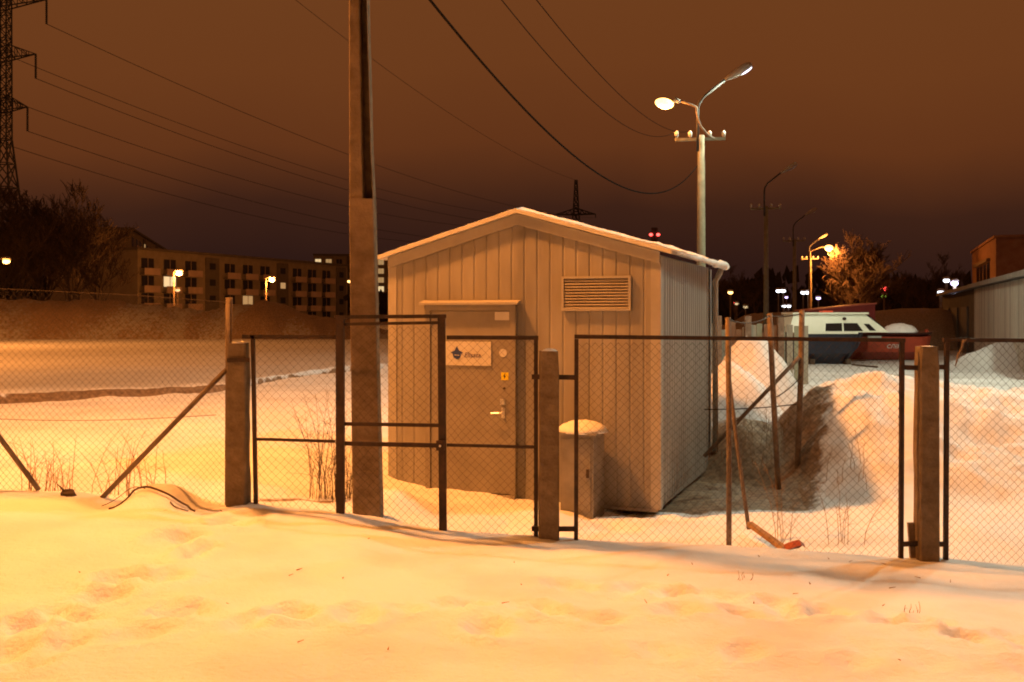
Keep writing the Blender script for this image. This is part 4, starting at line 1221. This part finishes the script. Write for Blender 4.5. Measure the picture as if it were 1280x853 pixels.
FARL = [(913, 366, 150, M_SODF, .38, "orange far lamp just right of the shed"), (921, 380, 170, M_WINL, .34, "small white far lamp low beside the shed"),
        (932, 384, 170, M_WINL, .4, "lowest white far lamp left of the second lamp pole"), (919, 378.5, 190, M_RED, .25, "tiny red far light below the orange lamp by the shed"),
        (973, 364, 175, M_WHT, .42, "left one of the white lamp pair right of the second pole"), (979, 364, 176, M_WHT, .42, "right one of the white lamp pair right of the second pole"),
        (983, 372, 190, M_VIO, .3, "violet far lamp below the first white pair"), (980, 383, 180, M_WHT, .36, "left lamp of the lowest white pair"), (986, 383, 181, M_WHT, .36, "right lamp of the lowest white pair"),
        (1004, 366, 175, M_WHT, .42, "left one of the white lamp pair under the unlit lamps"), (1010, 366, 176, M_WHT, .46, "right one of the white lamp pair under the unlit lamps"),
        (1023, 373, 180, M_VIO, .42, "violet far lamp left of the lit tree"), (1105, 361, 150, M_RED, .52, "red signal light right of the lit tree"),
        (1105, 370.5, 150.6, M_GRN, .4, "green light below the red signal"), (1183, 351, 72, M_WHT, .22, "white lamp above the far garages, left of the violet one"),
        (1176, 366, 74, M_WHT, .24, "white lamp at the far end of the dark garage")]
for (px, py, d, m, r, lb) in FARL:
    small_lamp(W(px, py, d), lb, m, r)
small_lamp(W(1193, 354.5, 59), "strong violet white floodlight over the dark garage roof", M_VIO, .22, light=((.75, .72, 1.0), 900), name="floodlight", cat="floodlight")

# ------------------------------------------------------------------ lattice pylons and power lines
def lattice(b, c, hw0, hw1, z0, z1, n, r):
    cx, cy = c
    def cn(f, i):
        h = hw0 + (hw1 - hw0) * f; s = ((-1, -1), (1, -1), (1, 1), (-1, 1))[i % 4]
        return Vector((cx + s[0] * h, cy + s[1] * h, z0 + (z1 - z0) * f))
    for i in range(4):
        b.tube([cn(0, i), cn(1, i)], r * 1.4, 4)
    for k in range(n):
        f0, f1 = k / n, (k + 1) / n
        for i in range(4):
            b.tube([cn(f0, i), cn(f1, i + 1)], r, 3, cap=False); b.tube([cn(f1, i), cn(f0, i + 1)], r, 3, cap=False)
            b.tube([cn(f1, i), cn(f1, i + 1)], r, 3, cap=False)
def pylon_arm(o, cx, cy, z, L, ux, uy, r, hw, drop):
    tip = Vector((cx + ux * L, cy + uy * L, z))
    b = MB(); vx, vy = -uy, ux
    for s in (-1, 1):
        base = Vector((cx + vx * hw * s, cy + vy * hw * s, z - .25)); baseu = base + Vector((0, 0, 2.2))
        b.tube([base, tip], r * 1.3, 4); b.tube([baseu, tip], r, 4)
        for k in (.25, .5, .75):
            b.tube([base.lerp(tip, k), baseu.lerp(tip, k)], r * .8, 3); b.tube([base.lerp(tip, k), baseu.lerp(tip, k - .25)], r * .8, 3)
    b.build("arm", M_STEELD, o)
    if drop:
        b = MB(); pts = [tip - Vector((0, 0, drop * k / 24)) for k in range(25)]
        b.tube(pts, [.10 if k % 2 else .17 for k in range(25)], 6); b.build("insulator_string", M_STEELD, o)
    return tip - Vector((0, 0, drop))
PD = 130.0
PA = Vector(((4 - 640) / F * PD, PD, 0))
ld = (Vector((W(720, 0, 330).x, 330, 0)) - PA); ld.z = 0; ld.normalize()
au = Vector((ld.y, -ld.x, 0))      # arm direction, square to the line
pa = thing("power_pylon", (PA.x, PA.y, 0), "large lattice pylon with hanging insulators at the left edge", "pylon")
b = MB(); lattice(b, (PA.x, PA.y), 3.0, .75, 0, 24, 8, .09); lattice(b, (PA.x, PA.y), .75, .7, 24, 46, 14, .07); b.build("tower", M_STEELD, pa)
AT = []
for (py, Lp) in ((8, 53), (73, 40), (137, 30)):
    z = CAMZ - (py - HOR) * PD / F
    L = Lp * PD / F / max(.3, abs(au.x - au.y * (4 - 640) / F))
    for s in (1, -1):
        AT.append(pylon_arm(pa, PA.x, PA.y, z, L, au.x * s, au.y * s, .07, .7, 3.0))
PB = Vector((W(720, 0, 330).x, 330, 0))
pb = thing("power_pylon", (PB.x, PB.y, 0), "distant dark pylon with one cross arm above the shed roof", "pylon")
b = MB(); lattice(b, (PB.x, PB.y), 3.2, .9, 0, 35, 9, .16); lattice(b, (PB.x, PB.y), .9, .35, 35, 45, 5, .14); b.build("tower", M_STEELD, pb)
BT = []
for s in (1, -1):
    BT.append(pylon_arm(pb, PB.x, PB.y, 34.2, 6.2, s, 0, .15, .8, 1.2))
b = MB(); b.tube([(PB.x - 6, PB.y, 34.0), (PB.x + 6, PB.y, 34.4)], .16, 5); b.build("cross_arm", M_STEELD, pb)
nmw = ["top right", "top left", "middle right", "middle left", "low right", "low left"]
for k, a in enumerate(AT):
    tgt = Vector((PB.x + (5.6 if k % 2 == 0 else -5.6) * (1 - .18 * (k // 2)), PB.y, 33 - 2.2 * (k // 2)))
    wire("power_line", (a, tgt), 5.0 + .6 * k, .045, M_STEELD, "power line from the " + nmw[k] + " arm of the large pylon to the distant one", "power lines across the sky", 40)
wire("power_line", (Vector((PA.x, PA.y, 46)) + Vector((18, -6, 10)), Vector((PB.x, PB.y, 45))), 5, .04, M_STEELD, "highest thin power line crossing the sky at the upper left", "power lines across the sky", 40)
# beacon chimney
ch = thing("beacon_chimney", W(818, 395, 420) - Vector((0, 0, 1.95)), "distant chimney with red beacon lights over the shed's right roof", "chimney")
c0 = W(818, 395, 420); b = MB(); b.tube([(c0.x, 420, 0), (c0.x, 420, 37.5)], [2.2, 1.3], 12); b.build("stack", M_STEELD, ch)
for dx in (-1.6, 1.3):
    b = MB(); b.ellipsoid((c0.x + dx, 418.4, 34.6), (.75, .6, .6), 8, 6); b.build("beacon", M_RED, ch)

# ------------------------------------------------------------------ bare trees
def bare_tree(seed, H, spread, rmin, levels=(9, 6, 5, 4), up=.25):
    rng = random.Random(seed); tr = MB(); tw = MB()
    def grow(p, d, L, r, lv):
        pts = [p]; dirs = [d]; n = 4 if lv < 3 else 3
        for k in range(n):
            d = (d + Vector((rng.gauss(0, .13), rng.gauss(0, .13), rng.gauss(.03, .08)))).normalized()
            pts.append(pts[-1] + d * (L / n)); dirs.append(d)
        rr = [max(rmin, r * (1 - .65 * k / n)) for k in range(n + 1)]
        (tr if lv < 2 else tw).tube(pts, rr, 5 if lv < 2 else 3, cap=False)
        if lv < len(levels):
            for c in range(levels[lv]):
                f = rng.uniform(.28 if lv == 0 else .2, 1.0); i = min(int(f * n), n - 1); q = pts[i].lerp(pts[i + 1], f * n - i)
                a = rng.uniform(0, 2 * math.pi); s = rng.uniform(.55, 1.1) * spread
                nd = (dirs[i] * .75 + Vector((math.cos(a) * s, math.sin(a) * s, rng.uniform(-.1, .5) + up))).normalized()
                grow(q, nd, L * rng.uniform(.42, .62) * (1.15 - .35 * f if lv == 0 else 1), max(rmin, r * .45 * (1.1 - .5 * f)), lv + 1)
    grow(Vector((0, 0, -.2)), Vector((0, 0, 1)), H * .72, H * .016, 0)
    return tr, tw
TV = []
for i in range(3):
    tr, tw = bare_tree(40 + i, 12.0, .8, .028)
    o = thing("bare_tree", (0, 0, 0), "x", "tree", "bare trees around the town")
    a = tr.build("trunk", M_BARK, o, raw=True); c = tw.build("crown", M_TWIG, o, raw=True)
    TV.append(o)
TREES = [(-8, 262, 112, 1.15, "bare dark tree at the very left edge behind the orange lamp"), (22, 258, 118, 1.2, "bare dark tree second from the left edge"),
         (52, 252, 108, 1.15, "tallest of the bare dark trees at the left"), (78, 262, 115, 1.1, "bare dark tree right of the tallest one at the left"),
         (100, 272, 120, 1.1, "fourth bare dark tree in the left clump"), (122, 292, 125, .95, "rightmost bare dark tree before the taller apartment block"),
         (40, 270, 130, 1.2, "bare tree deep inside the dark clump at the left"), (90, 285, 104, .85, "small bare tree low in the dark clump at the left"),
         (8, 280, 102, .9, "bare tree low at the left edge under the pylon"), (65, 275, 128, 1.2, "bare tree at the back of the dark clump"),
         (1074, 308, 101, .7, "bare tree glowing orange beside the far street lamp"), (1150, 345, 110, .52, "dark bare tree left of the garages"),
         (1166, 335, 112, .6, "rounded dark tree just before the far garages"), (1128, 358, 105, .45, "low dark tree right of the red signal"),
         (1182, 345, 118, .55, "dark tree behind the garage lamps"), (920, 345, 160, .8, "dark bare tree behind the shed's right eave"),
         (945, 350, 165, .75, "dark bare tree left of the second lamp pole"), (1050, 340, 140, .6, "dark bare tree left behind the glowing one"),
         (1100, 345, 125, .55, "dark bare tree right behind the glowing one")]
for i, (px, pyt, d, s, lb) in enumerate(TREES):
    src = TV[i % 3]
    o = src if i < 3 else copy_tree(src)
    p = W(px, pyt, d); hgt = p.z / 11.3
    o.location = (p.x, d, 0); k = hgt
    o.scale = (k * 1.15, k * 1.15, k); o.rotation_euler = (0, 0, i * 1.37)
    o["label"] = lb; o["category"] = "tree"; o["group"] = "bare trees around the town"
# denser twigs for the glowing tree: one more tree standing with it
o = copy_tree(TV[1]); p = W(1082, 314, 103); k = p.z / 11.3; o.location = (p.x, 103, 0); o.scale = (k * 1.5, k * 1.5, k); o.rotation_euler = (0, 0, 2.2)
o["label"] = "second bare tree glowing orange, crowns merged with its neighbour"
o = copy_tree(TV[2]); p = W(1066, 318, 100); k = p.z / 11.3; o.location = (p.x, 100, 0); o.scale = (k * 1.5, k * 1.5, k); o.rotation_euler = (0, 0, 4.2)
o["label"] = "smaller bare tree glowing orange nearest the far street lamp"

# far dark wood along the horizon, read as one mass
rng = random.Random(77); vs = []; fs = []
def clump(x, y, h, w):
    for k in range(26):
        a = rng.gauss(0, .5) * w; z = h * (1 - rng.random() ** 1.6); s = h * rng.uniform(.08, .2)
        t = rng.uniform(-.5, .5); yy = y + rng.gauss(0, .5) * w
        i = len(vs)
        vs.extend([(x + a - s * .35, yy, max(0, z - s)), (x + a + s * .35, yy + .4, max(0, z - s * .8)), (x + a + t * s, yy + .2, z + s * .9), (x + a - s * .8, yy - .3, z)])
        fs.extend([(i, i + 1, i + 2), (i, i + 2, i + 3)])
for k in range(900):
    y = rng.uniform(200, 330); x = rng.uniform(-.62, .62) * y
    clump(x, y, rng.uniform(4.0, 9.0) * (1.2 if rng.random() < .2 else .85), rng.uniform(4, 7))
b = MB(); b.add(vs, fs); fo = b.build("far_wood", M_FOREST, base=(0, 250, 0)); fo["kind"] = "stuff"; fo["label"] = "dark strip of far winter wood along the horizon"; fo["category"] = "wood"
